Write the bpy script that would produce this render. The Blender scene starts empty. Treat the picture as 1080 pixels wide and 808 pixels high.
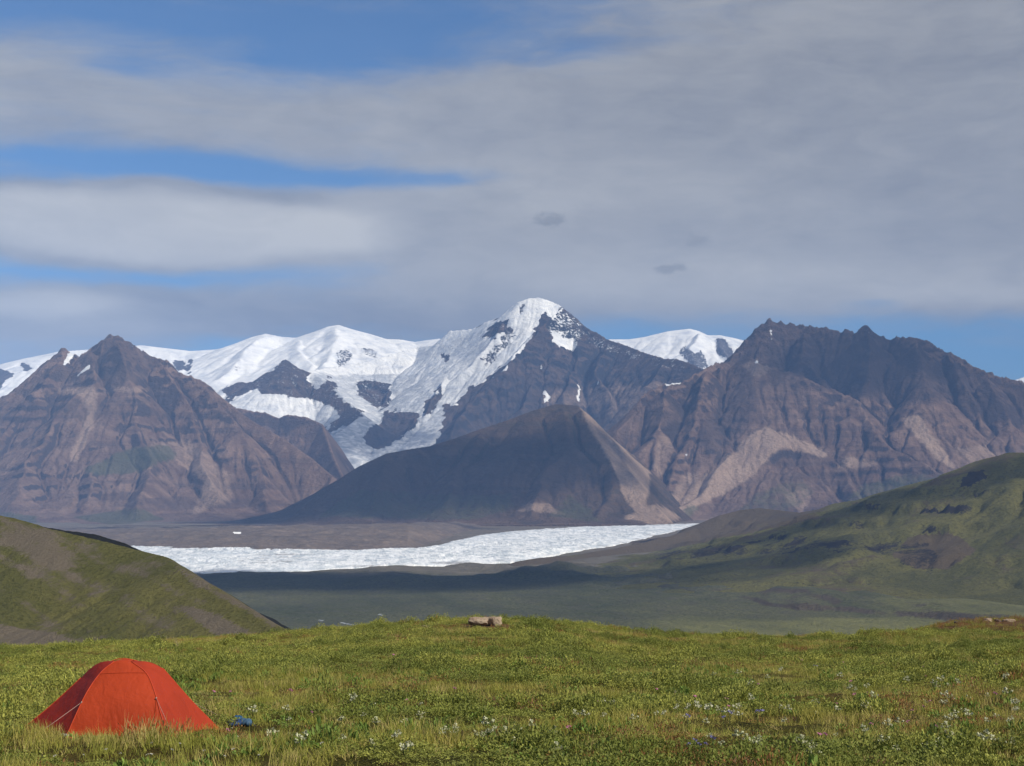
import bpy, bmesh, math, random
import numpy as np
from mathutils import Vector, Matrix, Euler

random.seed(7)
RNG = np.random.default_rng(11)
F = 1568.0                     # focal length in photograph pixels (1080 wide)
CX, HY = 540.0, 520.0          # where the level line of sight falls
scene = bpy.context.scene
COL = scene.collection
R = math.radians
SUN_AZ, SUN_EL = R(124), R(41)     # clockwise from +Y (the view direction)
SUN_DIR = Vector((math.sin(SUN_AZ)*math.cos(SUN_EL), math.cos(SUN_AZ)*math.cos(SUN_EL), math.sin(SUN_EL)))

# ---------------------------------------------------------------- helpers
def P(px, py, D):
    return ((px-CX)/F*D, D, (HY-py)/F*D)

def tag(o, label=None, cat=None, group=None, kind=None):
    if label: o['label'] = label
    if cat: o['category'] = cat
    if group: o['group'] = group
    if kind: o['kind'] = kind
    return o

def empty(name, loc, rz=0.0):
    o = bpy.data.objects.new(name, None); COL.objects.link(o)
    o.location = loc; o.rotation_euler = (0, 0, rz); o.empty_display_size = 0.2
    return o

def link(name, me, mat=None, parent=None, smooth=True, loc=None):
    o = bpy.data.objects.new(name, me); COL.objects.link(o)
    if mat: me.materials.append(mat)
    if parent: o.parent = parent
    if loc is not None: o.location = loc
    if smooth: me.polygons.foreach_set('use_smooth', np.ones(len(me.polygons), bool))
    return o

def mesh_np(name, V, Fq, attrs=None):
    me = bpy.data.meshes.new(name)
    V = np.asarray(V, np.float32); Fq = np.asarray(Fq, np.int32)
    n = Fq.shape[1]
    me.vertices.add(len(V)); me.vertices.foreach_set('co', V.ravel())
    me.loops.add(Fq.size); me.loops.foreach_set('vertex_index', Fq.ravel())
    me.polygons.add(len(Fq)); me.polygons.foreach_set('loop_start', np.arange(0, Fq.size, n, dtype=np.int32))
    me.update(calc_edges=True)
    for k, a in (attrs or {}).items():
        at = me.attributes.new(k, 'FLOAT', 'POINT'); at.data.foreach_set('value', np.asarray(a, np.float32).ravel())
    return me

def grid_mesh(name, X, Y, Z, attrs=None, flip=False):
    h, w = X.shape
    idx = np.arange(h*w).reshape(h, w)
    q = np.stack([idx[:-1, :-1], idx[:-1, 1:], idx[1:, 1:], idx[1:, :-1]], -1).reshape(-1, 4)
    if flip: q = q[:, ::-1]
    return mesh_np(name, np.stack([X, Y, Z], -1).reshape(-1, 3), q, attrs)

def _hash(xi, yi, seed):
    h = (xi.astype(np.int64)*374761393 + yi.astype(np.int64)*668265263 + seed*974634777) & 0xffffffff
    h = ((h ^ (h >> 13))*1274126177) & 0xffffffff
    h = ((h ^ (h >> 15))*2246822519) & 0xffffffff
    return (h ^ (h >> 16)) & 0xffffffff

def gnoise(x, y, seed=0):
    xi = np.floor(x); yi = np.floor(y); xf = x-xi; yf = y-yi
    u = xf*xf*xf*(xf*(xf*6-15)+10); v = yf*yf*yf*(yf*(yf*6-15)+10)
    def g(ox, oy):
        a = _hash(xi+ox, yi+oy, seed)*(2*math.pi/4294967296.0)
        return np.cos(a)*(xf-ox)+np.sin(a)*(yf-oy)
    a = g(0, 0); b = g(1, 0); c = g(0, 1); d = g(1, 1)
    return ((a+(b-a)*u)*(1-v) + (c+(d-c)*u)*v)*1.5

def fbm(x, y, scale, octv=5, seed=0, gain=0.5):
    s = 0; a = 1.0; t = 0; x = x/scale; y = y/scale
    for i in range(octv):
        s = s + a*gnoise(x, y, seed+i); t += a; a *= gain; x = x*2.03+17.1; y = y*2.03-9.7
    return s/t*1.4

def ridged(x, y, scale, octv=5, seed=0, gain=0.5):
    s = 0; a = 1.0; t = 0; x = x/scale; y = y/scale
    for i in range(octv):
        s = s + a*(1-np.abs(gnoise(x, y, seed+i))*1.8); t += a; a *= gain; x = x*2.03+17.1; y = y*2.03-9.7
    return s/t

def sstep(a, b, x):
    t = np.clip((x-a)/(b-a), 0, 1); return t*t*(3-2*t)

def interp_pts(pts):
    return [p for p in pts]

def ridge_field(X, Y, ridges, want_s=False):
    """Height of the land under a set of crest lines: every crest falls away at its own steepness to its base."""
    H = np.full(X.shape, -1e9); DM = np.full(X.shape, 1e9); S = np.zeros(X.shape); DS = np.full(X.shape, 1e9); off = 0.0
    for rd in ridges:
        pts = rd['pts']; k = rd['k']; zb = rd['zb']; p = rd.get('p', 1.6)
        best = np.full(X.shape, -1e9)
        for a, b in zip(pts[:-1], pts[1:]):
            ax, ay, az = a; bx, by, bz = b
            dx, dy = bx-ax, by-ay; L2 = dx*dx+dy*dy+1e-9
            t = np.clip(((X-ax)*dx+(Y-ay)*dy)/L2, 0, 1)
            d = np.sqrt((X-ax-t*dx)**2+(Y-ay-t*dy)**2)
            z = az+t*(bz-az); rel = np.maximum(z-zb, 1.0)
            h = zb+rel*np.maximum(0, 1-k*d/(p*rel))**p
            cl = h > best
            s_ = off+t*math.sqrt(L2)
            off += math.sqrt(L2)
            if want_s:
                up = cl & (h > H)
                S = np.where(up, s_, S); DS = np.where(up, d, DS)
            best = np.maximum(best, h)
            if rd.get('main', True): DM = np.minimum(DM, d)
        H = np.maximum(H, best)
    if want_s: return H, DM, S, DS
    return H, DM

def sample(H, x0, y0, cell, x, y):
    fx = np.clip((x-x0)/cell, 0, H.shape[1]-1.001); fy = np.clip((y-y0)/cell, 0, H.shape[0]-1.001)
    ix = fx.astype(int); iy = fy.astype(int); tx = fx-ix; ty = fy-iy
    return (H[iy, ix]*(1-tx)+H[iy, ix+1]*tx)*(1-ty)+(H[iy+1, ix]*(1-tx)+H[iy+1, ix+1]*tx)*ty

def hit(H, x0, y0, cell, px, py):
    """distance at which the line of sight through a photo point first meets the land"""
    D = np.arange(y0+cell*2, y0+cell*(H.shape[0]-2), cell*0.5)
    x = (px-CX)/F*D; z = (HY-py)/F*D
    g = sample(H, x0, y0, cell, x, D)
    i = np.argmax(g > z)
    return D[i] if g[i] > z[i] else None

def erode(H, cell, n, steps, seed, strength=1.0, cap=4.0):
    rng = np.random.default_rng(seed)
    h, w = H.shape; Z = (H/cell).astype(np.float64).ravel().copy(); N = h*w; cnt = np.zeros(N); Z0 = Z.copy(); lim = 70.0/cell
    batches = max(1, int(n/20000)); nb = int(n/batches)
    for b in range(batches):
        x = rng.uniform(1, w-2.01, nb); y = rng.uniform(1, h-2.01, nb)
        dx = np.zeros(nb); dy = np.zeros(nb); sp = np.ones(nb); wa = np.ones(nb); sed = np.zeros(nb); alive = np.ones(nb, bool)
        for s in range(steps):
            ix = x.astype(int); iy = y.astype(int); fx = x-ix; fy = y-iy; i0 = iy*w+ix
            a = Z[i0]; bb = Z[i0+1]; c = Z[i0+w]; d = Z[i0+w+1]
            gx = (bb-a)*(1-fy)+(d-c)*fy; gy = (c-a)*(1-fx)+(d-bb)*fx
            hh = (a*(1-fx)+bb*fx)*(1-fy)+(c*(1-fx)+d*fx)*fy
            dx = dx*0.25-gx*0.75; dy = dy*0.25-gy*0.75
            L = np.sqrt(dx*dx+dy*dy)+1e-9; dx /= L; dy /= L
            nx = np.clip(x+dx, 1, w-2.01); ny = np.clip(y+dy, 1, h-2.01)
            jx = nx.astype(int); jy = ny.astype(int); gx2 = nx-jx; gy2 = ny-jy; j0 = jy*w+jx
            h2 = (Z[j0]*(1-gx2)+Z[j0+1]*gx2)*(1-gy2)+(Z[j0+w]*(1-gx2)+Z[j0+w+1]*gx2)*gy2
            dh = h2-hh
            C = np.maximum(-dh, 0.02)*sp*wa*cap
            up = dh > 0
            dep = np.where(up, np.minimum(dh, sed), np.where(sed > C, (sed-C)*0.25, 0))
            er = np.where((~up) & (sed <= C), np.minimum((C-sed)*0.22, -dh*0.6), 0)*strength
            dlt = (dep-er)*alive
            cnt[:] = 0
            np.add.at(cnt, i0, 1.0)
            dlt = np.clip(dlt/cnt[i0], -0.12, 0.10)
            sed = np.clip(sed-dlt, 0, 3.0)
            for o_, wt in ((0, (1-fx)*(1-fy)), (1, fx*(1-fy)), (w, (1-fx)*fy), (w+1, fx*fy)):
                np.add.at(Z, i0+o_, dlt*wt)
            sp = np.sqrt(np.clip(sp*sp-dh*1.2, 0.05, 9)); wa *= 0.985
            x, y = nx, ny
        Z = np.clip(Z, Z0-lim, Z0+lim*0.6)
    return (Z*cell).reshape(h, w)

def blur(A, n=1):
    for _ in range(n):
        B = A.copy()
        B[1:-1, 1:-1] = (A[1:-1, 1:-1]*4+A[:-2, 1:-1]*2+A[2:, 1:-1]*2+A[1:-1, :-2]*2+A[1:-1, 2:]*2
                         + A[:-2, :-2]+A[:-2, 2:]+A[2:, :-2]+A[2:, 2:])/16
        A = B
    return A

def inpoly(px, py, poly):
    r = np.zeros(px.shape, bool); n = len(poly)
    for i in range(n):
        x1, y1 = poly[i]; x2, y2 = poly[(i+1) % n]
        if y1 == y2: continue
        c = ((y1 > py) != (y2 > py)) & (px < (x2-x1)*(py-y1)/(y2-y1)+x1)
        r ^= c
    return r

# ---------------------------------------------------------------- node helper
class NT:
    def __init__(self, tree):
        self.t = tree; self.n = tree.nodes; self.l = tree.links; self.n.clear()
    def node(self, typ, **kw):
        nd = self.n.new(typ)
        for k, v in kw.items():
            if k != 'ins': setattr(nd, k, v)
        for k, v in (kw.get('ins') or {}).items(): self.set(nd.inputs[k], v)
        return nd
    def set(self, sock, v):
        if isinstance(v, bpy.types.NodeSocket): self.l.new(v, sock)
        elif v is not None:
            if sock.type == 'RGBA' and len(v) == 3: v = (*v, 1)
            sock.default_value = v
    def m(self, op, a, b=None, c=None, clamp=False):
        nd = self.n.new('ShaderNodeMath'); nd.operation = op; nd.use_clamp = clamp
        for i, v in enumerate((a, b, c)):
            if v is not None: self.set(nd.inputs[i], v)
        return nd.outputs[0]
    def v(self, op, a, b=None, c=None):
        nd = self.n.new('ShaderNodeVectorMath'); nd.operation = op
        for i, x in enumerate((a, b, c)):
            if x is not None: self.set(nd.inputs[i], x)
        return nd.outputs['Value'] if op in ('DOT_PRODUCT', 'LENGTH', 'DISTANCE') else nd.outputs[0]
    def mix(self, f, a, b, typ='MIX'):
        nd = self.n.new('ShaderNodeMix'); nd.data_type = 'RGBA'; nd.blend_type = typ; nd.clamp_factor = True
        self.set(nd.inputs[0], f); self.set(nd.inputs[6], a); self.set(nd.inputs[7], b)
        return nd.outputs[2]
    def noise(self, vec, scale, detail=5, rough=0.55, dist=0.0, out='Fac'):
        nd = self.n.new('ShaderNodeTexNoise')
        if vec is not None: self.set(nd.inputs['Vector'], vec)
        self.set(nd.inputs['Scale'], scale); nd.inputs['Detail'].default_value = detail
        nd.inputs['Roughness'].default_value = rough; nd.inputs['Distortion'].default_value = dist
        return nd.outputs[out]
    def rng(self, x, a, b, c=0.0, d=1.0, smooth=True):
        nd = self.n.new('ShaderNodeMapRange'); nd.interpolation_type = 'SMOOTHSTEP' if smooth else 'LINEAR'
        self.set(nd.inputs[0], x)
        for i, v in enumerate((a, b, c, d)): nd.inputs[i+1].default_value = v
        return nd.outputs[0]
    def attr(self, name):
        nd = self.n.new('ShaderNodeAttribute'); nd.attribute_name = name; return nd.outputs['Fac']
    def scale(self, vec, s):
        return self.v('MULTIPLY', vec, s)

def new_mat(name):
    m = bpy.data.materials.new(name); m.use_nodes = True
    return m, NT(m.node_tree)

import time; T0 = time.time()
def lap(m): print('LAP', m, round(time.time()-T0, 1), flush=True)
def finish(nt, bsdf_out):
    o = nt.node('ShaderNodeOutputMaterial'); nt.l.new(bsdf_out, o.inputs['Surface'])

def principled(nt, col, rough=0.9, spec=0.2, normal=None, **kw):
    b = nt.node('ShaderNodeBsdfPrincipled')
    nt.set(b.inputs['Base Color'], col); nt.set(b.inputs['Roughness'], rough)
    nt.set(b.inputs['Specular IOR Level'], spec)
    if normal is not None: nt.l.new(normal, b.inputs['Normal'])
    for k, v in kw.items(): nt.set(b.inputs[k], v)
    return b.outputs[0]

def bump(nt, h, strength, dist, normal=None):
    b = nt.node('ShaderNodeBump'); nt.set(b.inputs['Height'], h)
    b.inputs['Strength'].default_value = strength; b.inputs['Distance'].default_value = dist
    if normal is not None: nt.l.new(normal, b.inputs['Normal'])
    return b.outputs[0]

# ---------------------------------------------------------------- materials of the mountains
def mountain_mat(name, dark, mid, light, scree=(0.47, 0.33, 0.235), green=(0.075, 0.085, 0.035), snow=(0.88, 0.86, 0.80), bumpd=26.0):
    m, nt = new_mat(name)
    pos = nt.node('ShaderNodeNewGeometry').outputs['Position']
    nrm = nt.node('ShaderNodeNewGeometry').outputs['Normal']
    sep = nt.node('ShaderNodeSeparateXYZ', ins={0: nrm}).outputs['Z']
    km = nt.scale(pos, (0.001, 0.001, 0.001))
    big = nt.noise(km, 1.3, 6, 0.6, 0.6); mids = nt.noise(km, 7.0, 7, 0.65, 0.4); fine = nt.noise(km, 34.0, 6, 0.7)
    strat = nt.noise(nt.scale(pos, (0.0006, 0.0006, 0.012)), 1.0, 5, 0.6, 0.3)
    c = nt.mix(nt.rng(mids, 0.38, 0.62), mid, light)
    stk = nt.m('ADD', nt.attr('streak'), nt.m('MULTIPLY', nt.m('SUBTRACT', fine, 0.5), 0.5))
    c = nt.mix(nt.m('MULTIPLY', nt.rng(stk, 0.52, 0.75), 0.75), c, tuple(min(1, x*1.4) for x in light))
    c = nt.mix(nt.m('MULTIPLY', nt.rng(stk, 0.46, 0.25), 0.65), c, tuple(x*0.8 for x in mid))
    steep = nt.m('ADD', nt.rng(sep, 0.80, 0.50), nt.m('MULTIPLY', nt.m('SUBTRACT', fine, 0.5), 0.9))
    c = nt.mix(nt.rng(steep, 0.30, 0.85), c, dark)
    c = nt.mix(nt.m('MULTIPLY', nt.rng(strat, 0.52, 0.62), 0.45), c, dark)
    c = nt.mix(nt.m('MULTIPLY', nt.rng(big, 0.5, 0.65), 0.5), c, light)
    def mask(nm, k=0.9, lo=0.42, hi=0.60, n1=mids, n2=fine):
        a = nt.attr(nm)
        j = nt.m('ADD', nt.m('MULTIPLY', nt.m('SUBTRACT', n1, 0.5), k*0.6), nt.m('MULTIPLY', nt.m('SUBTRACT', n2, 0.5), k))
        e = nt.m('ADD', a, nt.m('MULTIPLY', j, nt.rng(a, 0.0, 0.12)))
        return nt.rng(e, lo, hi)
    sc = nt.mix(nt.rng(fine, 0.35, 0.7), scree, tuple(0.72*x for x in scree))
    c = nt.mix(nt.m('MULTIPLY', mask('scree', 0.9, 0.2, 0.75), nt.m('ADD', 0.72, nt.m('MULTIPLY', nt.rng(stk, .3, .65), 0.28))), c, sc)
    c = nt.mix(nt.m('MULTIPLY', mask('green', 1.2, 0.3, 0.8), 0.75), c, green)
    c = nt.mix(nt.m('MULTIPLY', nt.attr('dark'), 0.8), c, dark)
    c = nt.mix(nt.m('MULTIPLY', nt.rng(nt.noise(km, 80.0, 4, 0.8), 0.40, 0.66), 0.55), c, nt.mix(1.0, c, (0.5, 0.5, 0.5), 'MULTIPLY'))
    ms = mask('snow', 0.85, 0.44, 0.54)
    sn = nt.mix(nt.rng(nt.noise(nt.scale(pos, (0.004, 0.004, 0.009)), 1.0, 6, 0.65, 0.5), 0.42, 0.72), snow, (0.60, 0.62, 0.64))
    sn = nt.mix(nt.m('MULTIPLY', nt.attr('ice'), nt.rng(nt.noise(nt.scale(pos, (0.006, 0.006, 0.02)), 1.0, 7, 0.72, 0.8), 0.30, 0.58)), sn, (0.30, 0.32, 0.345))  # grey of dirty ice, with the shade lying on the snow mixed in
    sn = nt.mix(nt.m('MULTIPLY', nt.rng(nt.m('ADD', mids, nt.m('MULTIPLY', stk, .6)), .78, .98), .35), sn, (0.56, 0.57, 0.58))
    c = nt.mix(ms, c, sn)
    hgt = nt.m('ADD', mids, nt.m('MULTIPLY', fine, 0.5))
    hgt2 = nt.m('MULTIPLY', hgt, nt.rng(ms, 0, 1, 1.0, 0.45))
    finish(nt, principled(nt, c, 0.9, 0.15, bump(nt, hgt2, 1.0, bumpd*2.2)))
    return m

def mountain(name, label, x0, x1, y0, y1, cell, ridges, mat, spurs=(), seed=0, amp=60, ero=200000, masks=None, defsnow=0.0, zb=-205, cutr=None, wob=3.0, steps=45, crag=30.0, eros=0.55, strata=95.0):
    xs = np.arange(x0, x1+cell, cell); ys = np.arange(y0, y1+cell, cell)
    X, Y = np.meshgrid(xs, ys)
    rr = []
    for rd in ridges:
        rr.append(dict(rd, pts=[P(*p) for p in rd['pts']]))
    wx = fbm(X, Y, 900, 4, seed+50)*110; wy = fbm(X, Y, 900, 4, seed+60)*110
    H0, DM = ridge_field(X, Y, rr)
    for sp in spurs:
        pts = []
        for (px, py) in sp['pts']:
            D = hit(H0, x0, y0, cell, px, py)
            if D is None: continue
            pts.append(P(px, py, D-sp.get('off', 250)))
        if len(pts) > 1:
            # the last point settles into the slope
            rr.append(dict(pts=pts, k=sp.get('k', 0.9), zb=sp.get('zb', zb), p=sp.get('p', 1.5), main=False))
    _, DM = ridge_field(X, Y, [r for r in rr if r.get('main', True)])
    fade = sstep(20, 500, DM)
    H, _, S, DS = ridge_field(X+wx*fade, Y+wy*fade, rr, True)
    if cutr:
        cx_, cz_, ck_ = cutr
        U_ = X/Y*11200+fbm(Y, X*0, 700, 3, seed+4)*60+(11200-Y)*0.10
        lim = cz_-ck_*(U_-cx_); lim = np.where(lim < zb+150, zb+150-(zb+150-lim)*0.85, lim)
        lim = np.maximum(lim, zb-60)
        H = np.where(U_ > cx_-200, np.minimum(H, lim), H)
    rel = sstep(0, 500, H-zb)
    calm = np.full(X.shape, defsnow)
    for (k, poly, val) in (masks or []):
        if k in ('snow', 'scree'): calm = np.where(inpoly(CX+F*X/Y, HY-F*H/Y, poly), val, calm)
    calm = 1-0.72*blur(calm, 6)
    streak = fbm(S+fbm(X, Y, 200, 3, seed+33)*60, DS*0.16, 75, 5, seed+35, 0.6)
    gul = fbm(S+fbm(X, Y, 200, 3, seed+33)*60, DS*0.20, 130, 4, seed+37, 0.55)
    H = H+(gul*amp*0.22+streak*amp*0.12)*calm*sstep(30, 300, DM)*(0.2+0.8*rel)
    H = H + (ridged(X, Y, 1150, 6, seed, 0.5)-0.62)*amp*1.25*calm*sstep(10, 420, DM)*(0.25+0.75*rel)
    H = H + fbm(X, Y, 190, 5, seed+9, 0.62)*amp*0.26*calm*(0.25+0.75*sstep(0, 200, DM))*(0.2+0.8*rel)
    if strata:
        q = (H+fbm(X, Y, 900, 4, seed+44)*70)/strata; fr = q-np.floor(q)
        H = H+(sstep(.5, .78, fr)-fr)*strata*0.24*sstep(-.05, .4, fbm(X, Y, 600, 4, seed+46))*sstep(60, 350, DM)*calm
        H = H+(ridged(X, Y, 170, 4, seed+48, .6)-.6)*amp*0.75*calm*sstep(40, 200, DM)*(.15+.85*sstep(.25, .8, (H-zb)/1500))
    H = H + crag*np.maximum(fbm(X, Y, 55, 3, seed+12, 0.6), -0.2)*sstep(200, 0, DM)*sstep(500, 1100, H)
    Hb = H.copy()
    if ero:
        H = erode(H, cell, ero, steps, seed, 0.8)
        H = H*0.5+blur(H, 1)*0.5
        H = Hb+(H-Hb)*(0.25+0.75*sstep(0, 200, DM))*(0.25+0.75*calm)*eros
    dz = blur(H-Hb, 2)
    PX = CX+F*X/Y; PY = HY-F*H/Y
    wpx = fbm(X, H*2+Y, 240, 4, seed+77)*wob; wpy = fbm(X, H*2+Y, 240, 4, seed+87)*wob
    at = {}
    A = {k: np.zeros(X.shape) for k in ('snow', 'scree', 'green', 'dark', 'ice')}
    A['snow'] += defsnow
    A['streak'] = streak*0.5+0.5+np.clip(dz/60, -.2, .2)
    A['scree'] += np.clip(dz/14.0, 0, 0.42)
    for (k, poly, val) in (masks or []):
        r = inpoly(PX+wpx, PY+wpy, poly)
        A[k] = np.where(r, val, A[k])
    for k in A: at[k] = blur(A[k], 4 if k in ('scree', 'green', 'dark') else 1)
    # skirts: drop the rim below the ground
    for s in (np.s_[0, :], np.s_[-1, :], np.s_[:, 0], np.s_[:, -1]): H[s] = np.minimum(H[s], zb-40)
    me = grid_mesh(name, X, Y, H, at)
    o = link(name, me, mat)
    tag(o, label, None, None, 'structure')
    return o

BROWN = dict(dark=(0.056, 0.040, 0.036), mid=(0.150, 0.090, 0.062), light=(0.225, 0.145, 0.100))
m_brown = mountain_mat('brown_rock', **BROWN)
m_dark = mountain_mat('dark_rock', (0.030, 0.029, 0.032), (0.068, 0.052, 0.045), (0.120, 0.082, 0.060))
m_fhill = mountain_mat('brown_hill_rock', (0.045, 0.042, 0.030), (0.085, 0.058, 0.040), (0.125, 0.08, 0.052))
m_snow = mountain_mat('snow_range', (0.05, 0.05, 0.055), (0.09, 0.08, 0.075), (0.12, 0.10, 0.09), bumpd=14)

# left brown pyramid with the lower ridge behind its right shoulder
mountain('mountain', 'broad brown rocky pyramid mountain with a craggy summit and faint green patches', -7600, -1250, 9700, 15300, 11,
  [dict(pts=[(-420, 470, 12500), (-200, 425, 12900), (-70, 440, 13000), (0, 420, 13000), (20, 409, 13000), (32, 401, 13000), (40, 397, 13000), (48, 388.5, 13000), (54, 378.5, 13000), (64, 372, 13000), (68, 366, 13000), (72, 370, 13000), (78, 373, 13000), (85, 379, 13050),
             (90, 372, 13000), (96, 366, 13000), (107, 362, 13000), (110, 357, 13000), (117, 353.5, 13000), (124, 354, 13000), (132, 359, 13000), (142, 364, 13000), (147, 368, 13000), (167, 378.5, 12950), (175, 380.5, 12950), (180, 388.5, 12900), (190, 393, 12850),
             (205, 398.5, 12800), (215, 402, 12750), (223.5, 412, 12700), (232, 418.6, 12650), (242, 425, 12600), (252, 434, 12500), (270, 446, 12400), (300, 463, 12200), (330, 484, 12000), (350, 502, 11800), (345, 522, 11400)], k=0.95, zb=-205, p=1.75),
   dict(pts=[(215, 430, 14100), (252, 430, 14200), (268, 434, 14200), (280, 435, 14200), (294, 441, 14200), (304, 437, 14200), (324, 440, 14100), (340, 447, 14000), (345, 462, 13700), (352, 482, 13300), (361, 500, 12900), (352, 518, 12300)], k=1.3, zb=-205, p=1.35)],
  m_brown,
  [dict(pts=[(96, 370), (95, 400), (62, 432), (34, 480), (12, 530)], off=260), dict(pts=[(124, 360), (130, 400), (136, 440), (158, 480), (150, 535)], off=300),
   dict(pts=[(167, 382), (192, 420), (214, 470), (232, 525)], off=240), dict(pts=[(215, 408), (252, 452), (280, 500), (292, 538)], off=220), dict(pts=[(66, 376), (40, 410), (0, 450), (-40, 500)], off=220),
   dict(pts=[(136, 445), (105, 480), (85, 530)], off=160), dict(pts=[(110, 360), (104, 385), (112, 405)], off=120, k=1.3)],
  seed=3, amp=42, ero=160000, masks=[
   ('snow', [(79, 374), (72, 384), (63, 389), (70, 378), (74, 371)], 1.0), ('snow', [(94, 385), (96, 388), (80, 400), (79, 399), (86, 391)], 1.0),
   ('snow', [(138, 364), (141, 364), (140, 368), (136, 367)], .9), ('snow', [(137, 396), (140, 397), (138, 400)], .9),
   ('scree', [(60, 408), (100, 406), (104, 416), (100, 445), (82, 490), (70, 486), (90, 440), (86, 418), (60, 416)], .62), ('scree', [(118, 408), (180, 410), (178, 414), (120, 413)], .6),
   ('scree', [(150, 470), (200, 462), (245, 500), (245, 530), (200, 545), (215, 510), (180, 482)], .52),
   ('dark', [(85, 380), (108, 358), (124, 352), (150, 366), (178, 382), (150, 394), (128, 388), (110, 397)], .6),
   ('green', [(88, 494), (140, 470), (178, 470), (190, 480), (140, 500), (92, 503)], .85), ('green', [(75, 545), (150, 535), (175, 548), (120, 556)], .8), ('green', [(0, 540), (40, 545), (40, 556), (0, 556)], .8)])

# dark rounded foothill in front of the great peak
mountain('mountain', 'dark rounded brown foothill with a pale scree flank on its right', -2500, 1500, 9250, 13300, 11,
  [dict(pts=[(250, 585, 9500), (285, 560, 9700), (307, 545, 9900), (335, 522, 10200), (365, 500.5, 10400), (380, 491, 10500), (407.6, 478, 10600), (430, 474, 10700), (452, 470.7, 10800), (480, 462, 10900), (508, 452, 11000), (535, 443, 11050), (560, 433.6, 11100),
             (586, 426, 11200), (608, 427.5, 11200), (618, 434, 11250), (640, 452, 11300), (660, 476, 11300), (676, 500, 11100), (684, 525, 10700), (690, 550, 10300)], k=0.62, zb=-205, p=1.35)],
  m_fhill,
  [dict(pts=[(590, 430), (600, 470), (575, 510), (560, 540)], off=120, k=.6), dict(pts=[(508, 456), (490, 490), (470, 530)], off=110, k=.6), dict(pts=[(407, 481), (400, 510), (390, 538)], off=90, k=.6),
   dict(pts=[(612, 432), (640, 480), (645, 520), (640, 542)], off=150, k=.65)],
  strata=0, cutr=(505, 648, 1.02), crag=5, seed=21, amp=24, ero=70000, masks=[
   ('scree', [(612, 429), (630, 440), (650, 462), (672, 485), (686, 500), (684, 520), (676, 545), (660, 530), (650, 500), (636, 475), (622, 452)], 1.0),
   ('scree', [(540, 540), (555, 531), (580, 530), (600, 544)], .6), ('scree', [(656, 546), (690, 530), (720, 548), (700, 556)], .7),
   ('green', [(330, 545), (380, 515), (450, 520), (540, 520), (545, 535), (500, 550)], .62), ('green', [(575, 545), (600, 520), (620, 535), (640, 552)], .6)])

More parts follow.
